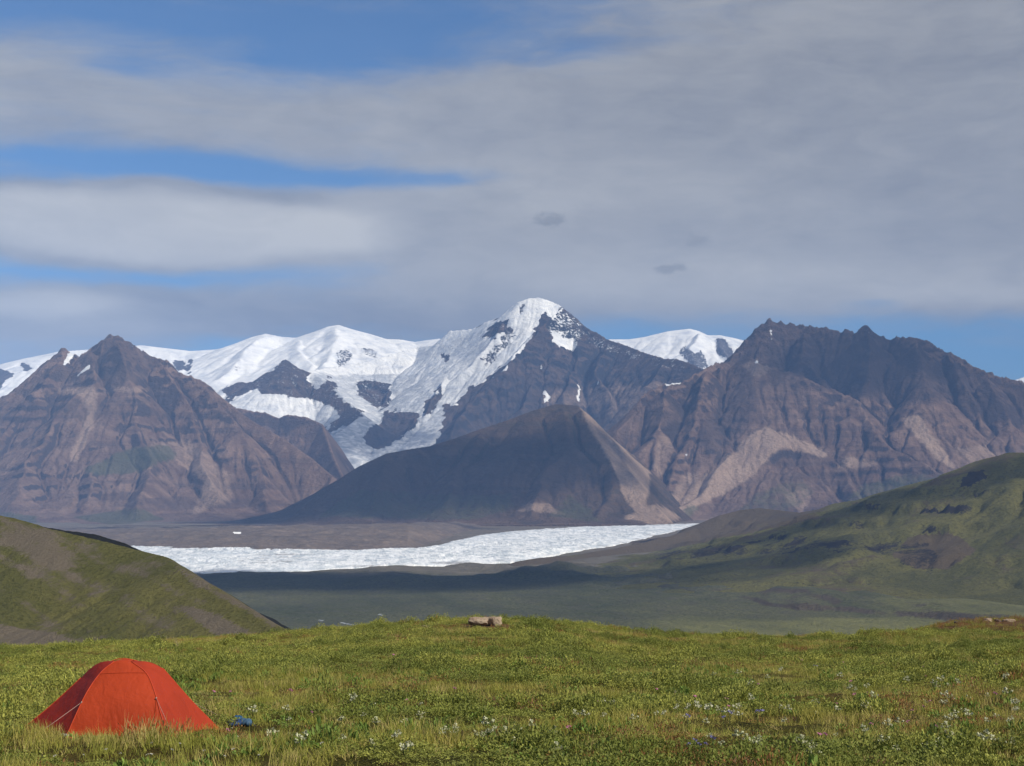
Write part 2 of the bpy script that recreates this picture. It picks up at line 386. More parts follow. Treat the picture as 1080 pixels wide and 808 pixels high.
# the right-hand range
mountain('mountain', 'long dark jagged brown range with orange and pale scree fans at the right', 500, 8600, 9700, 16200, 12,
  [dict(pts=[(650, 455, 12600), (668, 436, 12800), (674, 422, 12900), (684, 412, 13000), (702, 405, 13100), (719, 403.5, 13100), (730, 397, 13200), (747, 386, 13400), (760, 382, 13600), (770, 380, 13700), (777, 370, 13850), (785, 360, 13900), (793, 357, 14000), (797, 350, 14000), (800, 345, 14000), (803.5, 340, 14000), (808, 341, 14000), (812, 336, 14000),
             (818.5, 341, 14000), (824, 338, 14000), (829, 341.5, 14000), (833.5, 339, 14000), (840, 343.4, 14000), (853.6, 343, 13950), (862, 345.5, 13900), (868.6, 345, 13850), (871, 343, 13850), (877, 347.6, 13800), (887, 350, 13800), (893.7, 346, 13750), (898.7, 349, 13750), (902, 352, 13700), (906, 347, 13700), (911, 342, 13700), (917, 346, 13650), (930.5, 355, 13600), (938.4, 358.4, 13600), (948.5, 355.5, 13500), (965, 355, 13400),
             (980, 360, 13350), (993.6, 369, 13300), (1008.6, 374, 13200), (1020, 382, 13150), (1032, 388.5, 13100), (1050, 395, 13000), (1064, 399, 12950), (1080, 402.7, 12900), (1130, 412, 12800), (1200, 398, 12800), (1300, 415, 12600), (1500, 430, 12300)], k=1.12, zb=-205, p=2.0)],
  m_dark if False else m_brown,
  [dict(pts=[(785, 374), (800, 379), (815, 388), (840, 396), (860, 406), (885, 413), (905, 424), (945, 470), (1000, 505)], off=430, k=.85),
   dict(pts=[(812, 451), (790, 464), (760, 492), (732, 520), (702, 546)], off=420, k=.75), dict(pts=[(812, 451), (832, 463), (852, 469), (876, 478), (892, 502), (902, 525)], off=420, k=.75),
   dict(pts=[(800, 382), (806, 415), (812, 451)], off=430, k=.9), dict(pts=[(965, 360), (975, 400), (985, 432), (1012, 462), (1052, 492)], off=300), dict(pts=[(1040, 396), (1062, 440), (1085, 490)], off=250),
   dict(pts=[(911, 350), (912, 400), (925, 440), (935, 482), (962, 522)], off=280), dict(pts=[(748, 390), (738, 430), (722, 470), (694, 522)], off=300), dict(pts=[(703, 409), (700, 450), (690, 492)], off=250),
   dict(pts=[(860, 410), (868, 440), (880, 465)], off=240), dict(pts=[(760, 386), (768, 430), (752, 465), (735, 500)], off=280), dict(pts=[(850, 348), (845, 375), (862, 400)], off=200, k=1.2),
   dict(pts=[(1000, 372), (1012, 405), (1035, 440)], off=180, k=1.1), dict(pts=[(1180, 405), (1160, 450), (1120, 500)], off=250), dict(pts=[(800, 480), (785, 520), (775, 548)], off=120, k=.6), dict(pts=[(850, 475), (850, 515), (835, 545)], off=150, k=.6)],
  seed=5, amp=44, ero=200000, masks=[
   ('dark', [(755, 385), (785, 355), (805, 335), (880, 340), (915, 340), (945, 360), (960, 372), (1010, 390), (1090, 405), (1090, 440), (1050, 450), (1000, 425), (960, 425), (925, 425), (890, 412), (860, 402), (820, 388), (800, 376), (780, 385)], .85),
   ('dark', [(745, 480), (735, 460), (760, 420), (790, 395), (800, 420), (785, 450), (770, 470)], .75),
   ('scree', [(808, 449), (818, 455), (850, 465), (875, 477), (870, 484), (835, 474), (822, 472), (805, 490), (785, 508), (750, 526), (722, 545), (690, 550), (722, 522), (760, 490), (788, 462)], 1.0),
   ('scree', [(780, 385), (790, 380), (812, 386), (810, 396), (795, 400)], .6), ('scree', [(950, 440), (970, 438), (985, 462), (1000, 480), (1010, 500), (985, 482), (965, 460)], .9),
   ('scree', [(1000, 470), (1040, 470), (1080, 485), (1080, 500), (1030, 500)], .5), ('scree', [(690, 470), (700, 455), (712, 470), (700, 500), (686, 520)], .5), ('scree', [(700, 545), (716, 500), (740, 495), (732, 520)], .6),
   ('scree', [(825, 522), (850, 512), (858, 525), (846, 545)], .6), ('scree', [(890, 480), (930, 486), (925, 492), (880, 498)], .6),
   ('snow', [(794, 380), (801, 380), (800, 384), (795, 383)], .8), ('snow', [(717, 481), (728, 474), (727, 479), (718, 486), (714, 486)], .55), ('snow', [(703, 402), (718, 401), (719, 404), (701, 406)], .9), ('snow', [(672, 425), (675, 421), (669, 432), (666, 433)], .9),
   ('snow', [(811, 347), (815, 347), (816, 360), (812, 360)], .6), ('snow', [(914, 345), (920, 350), (918, 353), (913, 349)], .6),
   ('green', [(770, 545), (800, 515), (850, 505), (860, 520), (830, 545)], .55), ('green', [(890, 530), (910, 508), (960, 498), (1000, 500), (1060, 500), (960, 540)], .7), ('green', [(715, 545), (725, 532), (740, 535), (722, 550)], .8)])

# the great snow peak with its icefalls, and the dark crest at its left
SNOWP = [(225, 330), (470, 345), (500, 345), (540, 318), (568, 308), (588, 318), (594, 322), (584, 336), (576, 330), (566, 345), (556, 362), (545, 372), (535, 386), (522, 393), (512, 402), (505, 410), (497, 406), (490, 420), (480, 425), (472, 425), (466, 433), (470, 443), (464, 457), (456, 468), (448, 476), (400, 488), (368, 505), (350, 500), (338, 460), (240, 450), (225, 420)]
mountain('mountain', 'tall snow capped peak with a dark rock face and icefalls tumbling down its left side', -4600, 3300, 14300, 21500, 13,
  [dict(pts=[(440, 366, 20000), (457, 364, 19600), (465, 357.7, 19300), (475, 349, 19000), (498.5, 347, 18700), (513.5, 339, 18500), (528.6, 334, 18300), (540, 323, 18100), (548.6, 317.5, 18000), (558, 314.5, 18000), (568.7, 313.5, 18000), (578.7, 316.5, 18000), (590.4, 321.7, 17950), (600.5, 330, 17850), (606, 334, 17800),
             (613.4, 343, 17700), (630, 351.5, 17500), (642, 358.5, 17300), (660, 364, 17000), (680, 372, 16600), (700, 378, 16200), (713.7, 378.5, 16000), (725.4, 382, 15800), (737, 387, 15600), (750, 395, 15300)], k=0.95, zb=80, p=1.9),
   dict(pts=[(440, 366, 20000), (420, 372, 19600), (400, 378, 19300), (375, 384, 19000), (345, 388, 18600), (328, 392, 17900)], k=0.5, zb=100, p=1.6),
   dict(pts=[(205, 432, 17300), (235, 415, 17300), (242, 405, 17300), (252, 402.7, 17300), (260, 404, 17300), (272, 402, 17300), (283.6, 393.5, 17300), (290, 389, 17300), (301, 378.5, 17300), (306, 383, 17300), (312, 387, 17300), (328.7, 393.5, 17250), (342, 400, 17000), (356, 412, 16700), (366, 424, 16400), (382, 436, 16000), (372, 446, 15600), (356, 456, 15200)], k=0.75, zb=80, p=1.5)],
  m_dark,
  [dict(pts=[(590, 325), (576, 340), (560, 357), (546, 372), (530, 388), (514, 404), (498, 422), (482, 444), (466, 462)], off=380, k=1.0, zb=80), dict(pts=[(602, 334), (612, 370), (604, 400), (592, 424)], off=280, k=1.1, zb=80),
   dict(pts=[(642, 362), (634, 395), (645, 425)], off=250, k=1.0, zb=80), dict(pts=[(560, 365), (566, 395), (552, 430)], off=220, zb=80), dict(pts=[(700, 382), (690, 400), (670, 420)], off=200, zb=80),
   dict(pts=[(405, 440), (418, 434), (436, 440), (425, 458), (400, 470)], off=170, k=1.3, zb=100), dict(pts=[(378, 405), (395, 402), (411, 412), (404, 430)], off=160, k=1.3, zb=100), dict(pts=[(472, 397), (462, 412), (450, 432)], off=150, k=1.2, zb=100),
   dict(pts=[(528, 338), (520, 352), (505, 372), (485, 392)], off=160, k=1.1, zb=80)],
  crag=14, seed=9, amp=52, ero=150000, zb=60, wob=5.0, masks=[
   ('snow', SNOWP, 1.0), ('ice', [(330, 395), (450, 395), (480, 400), (470, 470), (360, 505), (330, 470)], .7), ('ice', [(335, 455), (400, 440), (450, 465), (440, 480), (360, 505)], 1.0), ('ice', [(440, 370), (520, 345), (560, 340), (530, 390), (470, 430), (440, 400)], .45),  # ice masks: dirty icefall plus shade painted grey on the snow
   ('snow', [(407, 434), (418.6, 432), (433.6, 434), (441, 438.5), (438.6, 448.6), (425, 460), (412, 470), (395, 475), (388.5, 470), (385, 458.6), (390, 452), (402, 447), (403.5, 440)], 0.0),
   ('snow', [(375, 402), (388.5, 400), (412, 405), (413.5, 422), (410, 428.5), (402, 432.7), (393.5, 427), (378.4, 418.5), (377, 412)], 0.40),
   ('snow', [(473.7, 395), (467, 405), (457, 417), (447, 422), (447, 440), (455, 437), (463.7, 425), (468.7, 407)], 0.33),
   ('snow', [(235, 410), (252, 400), (283, 392), (301, 376), (312, 385), (329, 392), (324, 402), (334, 410), (345, 397), (353, 402), (355, 412), (363, 425), (378, 432), (385, 438.5), (372, 445), (357, 453.6), (338, 460), (300, 452), (240, 440)], 0.37),
   ('snow', [(242, 423.6), (252, 417), (270, 413), (304, 418), (327, 423), (347, 427), (358, 440), (345.5, 450), (324, 446), (304, 444), (294, 446), (280, 441), (252, 434)], 1.0),
   ('snow', [(513, 345), (522, 340), (535, 335), (540, 348), (532, 352), (520, 357), (508, 358)], .36), ('snow', [(505, 378), (535, 350), (545, 345), (540, 362), (525, 378), (510, 392)], .52),
   ('snow', [(550, 318), (553, 318), (554, 335), (548, 333)], .48), ('snow', [(465, 372), (474, 374), (472, 380), (466, 379)], .3),
   ('snow', [(582, 335), (594, 322), (606, 334), (616, 345), (612, 372), (600, 366), (585, 360), (578, 352), (576, 340)], .47), ('snow', [(582, 352), (600, 357), (609, 364), (606, 372), (596, 366), (582, 362)], .8),
   ('snow', [(615, 345), (642, 360), (680, 374), (676, 382), (640, 372), (618, 362)], .42), ('snow', [(685, 375), (725, 384), (720, 392), (690, 386)], .40),
   ('snow', [(570, 408), (574, 408), (579, 424), (575, 424)], .8), ('snow', [(609, 402), (611, 402), (612, 424), (609, 424)], .8), ('snow', [(628, 398), (634, 404), (633, 410), (629, 406)], .8), ('snow', [(570, 385), (575, 383), (574, 392), (569, 392)], .5),
   ('scree', [(560, 425), (590, 410), (640, 405), (700, 400), (720, 405), (680, 425), (660, 450), (620, 430)], .42)])

# snow ranges far behind
mountain('mountain', 'long smooth white snow range far behind the brown pyramid', -10500, -900, 19300, 25500, 24,
  [dict(pts=[(-300, 400, 21500), (-100, 392, 21500), (0, 384, 21500), (25, 378, 21500), (60, 371, 21500), (100, 368, 21700), (150, 364, 22000), (180, 367.6, 22000), (202, 370, 22000), (227, 368.4, 22000), (250, 363.4, 22000), (267, 355, 22000), (280, 351.7, 22000), (297, 355, 22000), (312, 356, 22000), (330.4, 350, 22000), (347, 344, 22000), (357, 342.5, 22000), (374, 348, 22200), (390, 352, 22300), (407.6, 357.5, 22400), (422, 358, 22400), (437, 360.5, 22500), (463, 357, 22500), (500, 365, 22500)], k=0.42, zb=500, p=1.3)],
  m_snow, [dict(pts=[(357, 346), (350, 365), (345, 385)], off=300, k=.5, zb=500), dict(pts=[(280, 354), (255, 375), (235, 398)], off=350, k=.5, zb=500), dict(pts=[(312, 358), (318, 372), (330, 384)], off=200, k=.5, zb=500)],
  strata=0, crag=0, seed=31, amp=48, ero=60000, zb=480, defsnow=1.0, masks=[
   ('snow', [(182, 378), (195, 380), (196, 392), (184, 390)], .35), ('snow', [(199, 379), (204, 379), (200, 394), (196, 392)], .1), ('snow', [(18, 383), (27, 383), (35, 388), (27, 393)], .25), ('snow', [(-40, 386), (0, 388), (17, 395), (8, 402), (0, 412), (-40, 415)], .2),
   ('snow', [(353, 372), (368, 366), (374, 376), (360, 392), (353, 388)], .5), ('snow', [(380, 366), (400, 370), (398, 378), (382, 374)], .52), ('snow', [(244, 385), (256, 378), (256, 392), (246, 395)], .56)])
mountain('mountain', 'white snow dome with a rocky right end far behind the jagged range', 1000, 8800, 21800, 26500, 24,
  [dict(pts=[(600, 372, 24000), (642, 357.6, 24000), (663.6, 357.6, 24000), (680, 355, 24000), (705, 349, 24000), (727, 346.4, 24000), (735.4, 348.4, 24000), (747, 353.4, 24000), (760, 353.4, 24000), (773, 356, 24000), (785, 359, 24000), (830, 380, 24000), (900, 420, 24000), (1000, 410, 24000), (1060, 404, 24000), (1078, 398, 24000), (1110, 390, 24000)], k=0.5, zb=500, p=1.3)],
  m_snow, [dict(pts=[(735, 351), (728, 368), (735, 388)], off=300, k=.7, zb=500), dict(pts=[(757, 356), (762, 370), (768, 380)], off=200, k=.8, zb=500)],
  strata=0, crag=0, seed=41, amp=34, ero=40000, zb=480, defsnow=1.0, masks=[('snow', [(714, 372), (722, 362), (730, 372), (740, 368), (747, 380), (748, 392), (728, 388)], .43), ('snow', [(755, 355), (762, 356), (777, 372), (770, 382), (756, 374)], .38)])

# ---------------------------------------------------------------- ground and hills
ZV_Y = [0, 40, 70, 110, 160, 600, 1500, 2600, 5000, 9500, 12000, 31000]
ZV_Z = [-6, -9, -13, -22, -36, -135, -232, -250, -248, -205, -200, -160]
BL = [P2 for P2 in [(700, 640, 3150), (843, 640, 3150), (900, 641, 3120), (960, 647, 2950), (1030, 652, 2800), (1200, 660, 2600)]]
def valley_z(X, Y):
    Z = np.interp(Y, ZV_Y, ZV_Z)
    w = sstep(300, 1500, Y)
    Z = Z+fbm(X, Y, 420, 5, 90)*(6+9*sstep(3900, 4300, Y)*sstep(5000, 4600, Y))*w*(1-.6*sstep(4800, 5200, Y)) + fbm(X, Y*1.0, 90, 4, 93)*1.5*w
    # river terrace: the ground steps up behind a bluff
    px = CX+F*X/np.maximum(Y, 1)
    edge = np.interp(px, [560, 700, 780, 843, 900, 960, 1030, 1200], [4300, 3900, 3500, 3120, 3060, 2960, 2850, 2700])+fbm(X, Y, 260, 4, 97)*90
    hb = 17*np.clip(0.75+0.9*fbm(X, Y*.3, 210, 3, 98), .1, 1.3)
    Z = Z+hb*sstep(0, 60, Y-edge)*sstep(740, 850, px)*(1-sstep(3400, 4300, Y))
    # moraine mounds before the ice and rubble hills behind it
    lump = np.maximum(fbm(X, Y, 330, 5, 101)+0.15, 0)
    Z = Z+lump*48*np.exp(-((Y-4600-0.15*X)/430)**2)*sstep(330, 470, px)
    Z = Z+np.maximum(fbm(X, Y, 260, 4, 105)+0.1, 0)*48*np.exp(-((Y-4250)/520)**2)*sstep(560, 680, px)
    return Z

def meadow_z(X, Y):
    zb = np.interp(Y, [-30, 0, 10, 19, 22.7, 30, 45, 62, 72, 80, 100, 140, 200], [-1.3, -1.7, -2.5, -3.42, -3.72, -4.22, -5.22, -6.2, -6.75, -7.3, -10.0, -20, -42])
    px = CX+F*X/np.maximum(Y, 6)
    pc = np.interp(px, [-300, 0, 100, 200, 300, 400, 470, 513, 570, 640, 700, 850, 900, 960, 1300], [700, 692, 688, 682.5, 675, 667, 661, 658.5, 661.5, 671, 677, 680, 679, 676, 672])
    zb = zb-(pc-668)/F*72*sstep(32, 68, Y)
    zb = zb+0.20*fbm(X*0.55, Y, 4.5, 3, 110)*sstep(8, 14, Y)+0.09*fbm(X*.7, Y, 1.3, 3, 113)
    # the low turf bank at the right edge and the knoll with the boulders
    px2 = CX+F*X/np.maximum(Y, 6)
    top = np.interp(px2, [890, 940, 985, 1010, 1040, 1080, 1300], [690, 675, 662, 656.5, 655, 654.5, 652])
    kn = -(top-HY)/F*92
    w = np.exp(-((Y-92)/7.5)**2)*sstep(900, 960, px2)
    zb = zb+np.maximum(kn-zb, 0)*w
    return zb

def ground_mat():
    m, nt = new_mat('valley_tundra')
    pos = nt.node('ShaderNodeNewGeometry').outputs['Position']
    km = nt.scale(pos, (0.001, 0.001, 0.001)); st = nt.scale(pos, (0.001, 0.00045, 0.001))
    a = nt.noise(st, 2.2, 7, 0.62, 0.8); b = nt.noise(km, 16, 6, 0.7, 0.4); d = nt.noise(km, 120, 5, 0.75)
    c = nt.mix(nt.rng(a, 0.36, 0.6), (0.070, 0.076, 0.034), (0.125, 0.122, 0.055))
    c = nt.mix(nt.m('MULTIPLY', nt.rng(b, 0.45, 0.65), 0.55), c, (0.10, 0.088, 0.066))
    c = nt.mix(nt.m('MULTIPLY', nt.rng(d, 0.42, 0.66), 0.85), c, (0.032, 0.038, 0.020))
    c = nt.mix(nt.m('MULTIPLY', nt.attr('green'), nt.rng(a, 0.35, 0.62, 0.35, 1)), c, nt.mix(nt.rng(d, 0.3, 0.7), (0.25, 0.23, 0.07), (0.15, 0.155, 0.06)))
    c = nt.mix(nt.m('MULTIPLY', nt.attr('rock'), nt.rng(d, 0.2, 0.6, 0.6, 1)), c, nt.mix(nt.rng(b, 0.4, 0.65), (0.14, 0.115, 0.09), (0.21, 0.175, 0.135)))
    c = nt.mix(nt.m('MULTIPLY', nt.attr('bluff'), nt.rng(d, 0.2, 0.6, 0.5, 1)), c, (0.085, 0.066, 0.048))
    stones = nt.m('MULTIPLY', nt.rng(nt.noise(km, 300, 3, 0.6), 0.66, 0.72), nt.rng(nt.noise(km, 9, 3, 0.6), 0.5, 0.65))
    c = nt.mix(nt.m('MULTIPLY', stones, 0.5), c, (0.26, 0.25, 0.22))
    c = nt.mix(nt.m('MULTIPLY', nt.attr('water'), 0.9), c, (0.45, 0.47, 0.48))
    finish(nt, principled(nt, c, 0.95, 0.1, bump(nt, nt.m('ADD', b, nt.m('MULTIPLY', d, 0.35)), 1.0, 16)))
    return m

def polar(px0, px1, y0, y1, nx, ny, log=True):
    u = (np.linspace(px0, px1, nx)-CX)/F
    ys = np.exp(np.linspace(math.log(y0), math.log(y1), ny)) if log else np.linspace(y0, y1, ny)
    U, Y = np.meshgrid(u, ys)
    return U*Y, Y

def inv_py(z, py): return -z*F/(py-HY)

m_ground = ground_mat()
ys = np.unique(np.concatenate([np.linspace(-60, 130, 20), np.exp(np.linspace(math.log(130), math.log(31000), 1300))]))
us = np.sinh(np.linspace(-1, 1, 900)*1.6)/math.sinh(1.6)
U, Y = np.meshgrid(us, ys)
X = U*(260+np.maximum(Y, 0)*0.62)
Z = valley_z(X, Y)
near = Y < 170
Z = np.where(near, np.minimum(Z, meadow_z(X, Y)-0.6-sstep(110, 165, Y)*0.0), Z)
PX = CX+F*X/np.maximum(Y, 1); PY = HY-F*Z/np.maximum(Y, 1)
wp = fbm(X, Y, 300, 4, 120)*5; wq = fbm(X, Y, 300, 4, 121)*2.5
gr = sstep(650, 656, PY+wq*2)*sstep(600, 760, PX+wp*6)*0.75
gr = np.maximum(gr, sstep(900, 960, PX)*sstep(600, 640, PY)*0.6)*(Y > 600)
rock = np.zeros_like(Z)
gy_, gx_ = np.gradient(Z); slope = np.hypot(gy_/np.maximum(1, np.gradient(Y, axis=0)), gx_/np.maximum(.5, np.gradient(X, axis=1)))
bluff = sstep(0.12, 0.24, slope+fbm(X, Y, 60, 3, 123)*.08)*(Y > 2200)*(Y < 4300)*sstep(620, 820, PX)
rock = np.maximum(rock, (Y > 6000)*0.9)
rock = np.maximum(rock, sstep(4300, 4750, Y+wq*60)*0.7)
wat = np.zeros_like(Z)
for (x1_, y1_, x2_, y2_) in [(359, 656.5, 372, 659), (336, 654, 341, 655), (398, 648, 404, 649), (420, 643, 500, 646)]:
    wat = np.maximum(wat, (x2_ < 410)*((PX > x1_) & (PX < x2_) & (np.abs(PY-(y1_+(PX-x1_)/(x2_-x1_)*(y2_-y1_))+wq*.12) < 0.45))*(0.9 if x2_ < 410 else 0.25))
ground = link('ground', grid_mesh('ground', X, Y, Z, {'green': gr, 'rock': rock, 'water': wat, 'bluff': bluff}), m_ground)
tag(ground, 'wide tundra valley floor of dull green and brown flats', None, None, 'structure')

# --- rubble moraine beyond the ice (debris-covered) as its own landform
def moraine():
    X, Y = polar(20, 900, 5700, 12600, 900, 400)
    PXm = CX+F*X/Y
    top = np.interp(PXm, [20, 120, 200, 300, 360, 430, 520, 600, 700, 800, 900], [562, 561, 559, 557, 556, 554, 551, 551, 549, 545, 545])
    Dc = np.interp(PXm, [20, 300, 430, 480, 520, 600, 740, 900], [7400, 7300, 7600, 9000, 10400, 11200, 11600, 11600])
    crest = (HY-top)/F*Dc
    base = valley_z(X, Y)
    env = np.exp(-(np.abs(Y-Dc)/np.interp(PXm, [400, 520], [1200, 700]))**2.2)
    Z = base-6+(np.maximum(crest-base, 0)+8)*env
    Z = Z+(fbm(X, Y, 300, 5, 131)*16+ridged(X, Y, 120, 4, 133)*9-5)*sstep(0.04, 0.3, env)
    at = {'scree': np.full(Z.shape, 0.2), 'snow': np.zeros(Z.shape), 'green': np.zeros(Z.shape), 'dark': np.zeros(Z.shape), 'ice': np.zeros(Z.shape), 'streak': 0.5+0.3*fbm(X, Y, 90, 4, 139)}
    PYm = HY-F*Z/Y
    at['snow'] = inpoly(PXm, PYm, [(245, 561), (254, 561), (254, 563), (247, 563)])*0.8
    o = link('moraine', grid_mesh('moraine', X, Y, Z, at), mountain_mat('rubble', (0.07, 0.06, 0.052), (0.125, 0.10, 0.08), (0.155, 0.12, 0.092), bumpd=5))
    tag(o, 'long lumpy band of brown rubble lying behind the white glacier', None, None, 'structure')
moraine()

# --- the glacier
def glacier():
    X, Y = polar(60, 760, 4350, 11500, 1500, 620)
    PXg = CX+F*X/Y
    pts_bot = ([60, 120, 160, 215, 235, 300, 398, 440, 496, 538, 570, 598, 625, 653, 690, 736, 760], [588, 590, 594, 600.5, 601, 598.5, 593.5, 592, 590.5, 589, 584, 579, 575, 571, 563, 553, 552])
    pts_top = ([60, 140, 200, 300, 360, 440, 462, 480, 504, 540, 598, 660, 736, 760], [573, 574, 574.5, 576, 577, 576, 573, 568, 563, 559, 555, 552.5, 551, 551])
    zs = np.interp(Y, [4350, 5000, 6500, 11000], [-236, -229, -218, -190])
    PYg = HY-F*zs/Y+fbm(X, Y, 260, 5, 140)*0.9
    bot = np.interp(PXg, *pts_bot); top = np.interp(PXg, *pts_top)
    ins = np.minimum(bot-PYg, PYg-top); inside = np.where(ins > -0.3, 0.45+0.55*sstep(-0.3, 3.0, ins), 0)
    n1 = ridged(X*0.8+Y*0.1, Y, 62, 4, 143, 0.6); n2 = fbm(X, Y*0.5, 24, 3, 147, 0.6); n3 = fbm(X, Y, 420, 4, 149)
    rough = 9+9*sstep(-0.3, 0.4, n3)
    Z = zs+(n1-0.7)*rough*0.6+n2*2.5+n3*8
    base = valley_z(X, Y)
    Z = np.where(inside > 0.02, base-4+(Z-base+4)*np.clip(inside, 0, 1), base-30)
    dirt = sstep(0.18, 0.5, fbm(X*0.35, Y, 210, 5, 151))*sstep(3.5, 0.6, PYg-top+fbm(X, Y, 150, 3, 152)*2.5)
    dirt = np.maximum(dirt, 0.6*sstep(0.22, 0.5, fbm(X*0.3, Y, 130, 4, 155))*sstep(2.2, 0.6, bot-PYg))
    dirt = np.maximum(dirt, 0.8*sstep(0.10, 0.4, fbm(X*0.3, Y, 90, 5, 157))*sstep(6, 0, np.abs(PXg-290+fbm(X,Y,300,3,3)*30)*0.12)*sstep(9, 4, np.abs(PYg-588)))
    m, nt = new_mat('glacier_ice')
    pos = nt.node('ShaderNodeNewGeometry').outputs['Position']
    a = nt.noise(nt.scale(pos, (0.02, 0.009, 0.05)), 1.0, 7, 0.72, 0.5)
    b = nt.noise(nt.scale(pos, (0.004, 0.003, 0.02)), 1.0, 5, 0.6, 0.5)
    c = nt.mix(nt.rng(a, 0.42, 0.62), (0.80, 0.80, 0.77), (0.45, 0.49, 0.50))
    c = nt.mix(nt.m('MULTIPLY', nt.rng(b, 0.5, 0.7), 0.5), c, (0.55, 0.60, 0.63))
    c = nt.mix(nt.m('MULTIPLY', nt.attr('dirt'), nt.rng(a, 0.25, 0.55, 0.3, 1)), c, (0.16, 0.14, 0.125))
    finish(nt, principled(nt, c, 0.6, 0.3, bump(nt, a, 1.0, 5)))
    h, w = X.shape
    o = link('glacier', grid_mesh('glacier', X, Y, Z, {'dirt': dirt}), m)
    tag(o, 'crevassed white glacier tongue stretched across the valley', None, None, 'structure')
glacier()

# --- left hill
def hill_mat(name, c1, c2, bare1, bare2, rock_shade_c, s=1.0):
    m, nt = new_mat(name)
    pos = nt.node('ShaderNodeNewGeometry').outputs['Position']
    km = nt.scale(pos, (0.001*s, 0.001*s, 0.001*s))
    a = nt.noise(km, 4, 6, 0.65, 0.6); b = nt.noise(km, 26, 7, 0.7, 0.3); d = nt.noise(km, 150, 5, 0.75); e = nt.noise(km, 700, 4, 0.8)
    c = nt.mix(nt.rng(a, 0.4, 0.6), c1, c2)
    c = nt.mix(nt.m('MULTIPLY', nt.rng(d, 0.48, 0.62), 0.65), c, tuple(x*0.45 for x in c1))
    e2 = nt.m('ADD', nt.attr('bare'), nt.m('MULTIPLY', nt.m('SUBTRACT', nt.m('ADD', nt.m('MULTIPLY', b, 0.6), nt.m('MULTIPLY', d, 0.4)), 0.5), 1.5))
    c = nt.mix(nt.rng(e2, 0.42, 0.72), c, nt.mix(nt.rng(e, 0.4, 0.6), bare1, bare2))
    c = nt.mix(nt.rng(nt.m('ADD', nt.attr('rock'), nt.m('SUBTRACT', d, 0.5)), 0.4, 0.65), c, rock_shade_c)  # rock tone; on the left hill it paints the far crest's shade
    c = nt.mix(nt.m('MULTIPLY', nt.rng(e, 0.45, 0.7), 0.45), c, nt.mix(1.0, c, (0.4, 0.42, 0.4), 'MULTIPLY'))
    finish(nt, principled(nt, c, 0.95, 0.1, bump(nt, nt.m('ADD', nt.m('MULTIPLY', b, 2.0), nt.m('ADD', d, nt.m('MULTIPLY', e, 0.5))), 1.0, 11/s)))
    return m

def left_hill():
    cell = 1.7
    xs = np.arange(-700, 10, cell); ys = np.arange(330, 1150, cell); X, Y = np.meshgrid(xs, ys)
    R1 = [dict(pts=[P(*p) for p in [(-900, 440, 900), (-300, 500, 880), (-100, 527, 850), (0, 543, 820), (25, 549, 810), (60, 559, 790), (105, 570, 780), (150, 581, 760), (176, 588, 740), (195, 597, 710), (215, 609, 690), (260, 636, 640), (300, 662, 600), (330, 684, 560)]], k=0.42, zb=-115, p=1.3),
          dict(pts=[P(*p) for p in [(20, 549, 960), (48, 556, 950), (100, 563, 940), (130, 572, 930), (153, 583, 915), (185, 605, 890)]], k=0.5, zb=-140, p=1.4)]
    wx = fbm(X, Y, 90, 4, 161)*12; H, D = ridge_field(X, Y, R1)
    fd = sstep(0, 60, D)
    H, D = ridge_field(X+wx*fd, Y+fbm(X, Y, 90, 4, 163)*12*fd, R1)
    xl = (172-CX)/F*Y; lim = -(586-HY)/F*Y-.60*(X-xl)+fbm(X, Y, 40, 3, 169)*1.5
    H = np.where(X > xl, np.minimum(H, lim), H)
    H = H+fbm(X, Y, 60, 5, 165)*3.0*(0.15+0.85*fd)+fbm(X, Y, 9, 3, 166)*0.35
    Hb = H.copy(); H = blur(erode(H, cell, 80000, 60, 5, 0.7), 2); H = Hb+(H-Hb)*(0.2+0.8*fd)
    PXl = CX+F*X/Y; PYl = HY-F*H/Y
    # bare strips run down the slope to the right
    sl = (PYl-560)-0.52*(PXl)          # constant along the streaks
    st = fbm(sl*3+fbm(X, Y, 50, 3, 171)*22, PXl*0.5, 55, 4, 172)
    bare = 0.40+0.36*st+0.25*fbm(X, Y, 45, 4, 177)
    bare = np.where(inpoly(PXl, PYl, [(0, 660), (60, 668), (110, 690), (-50, 700), (-50, 650)]), bare+.4, bare)
    bare = np.where(inpoly(PXl, PYl, [(190, 640), (215, 642), (275, 670), (240, 680)]), bare+.45, bare)
    bare = np.where(inpoly(PXl, PYl, [(0, 545), (50, 565), (100, 600), (60, 600), (0, 575)]), bare+.25, bare)
    bare = np.where(inpoly(PXl, PYl, [(176, 588), (215, 608), (300, 660), (285, 662), (200, 612)]), bare+.25, bare)
    rock = (Y > 845)*(PXl > 30)*0.75  # shade of the far crest, painted near black through the rock attribute
    at = {'bare': bare, 'rock': rock.astype(float)}
    for s in (np.s_[0, :], np.s_[-1, :], np.s_[:, 0], np.s_[:, -1]): H[s] = -200
    o = link('hill', grid_mesh('hill', X, Y, H, at), hill_mat('left_hill_tundra', (0.155, 0.15, 0.045), (0.21, 0.19, 0.06), (0.18, 0.145, 0.095), (0.27, 0.22, 0.16), (0.025, 0.026, 0.024), 3.2))
    tag(o, 'smooth green hillside streaked with bare gravel sloping down from the left', None, None, 'structure')
left_hill()

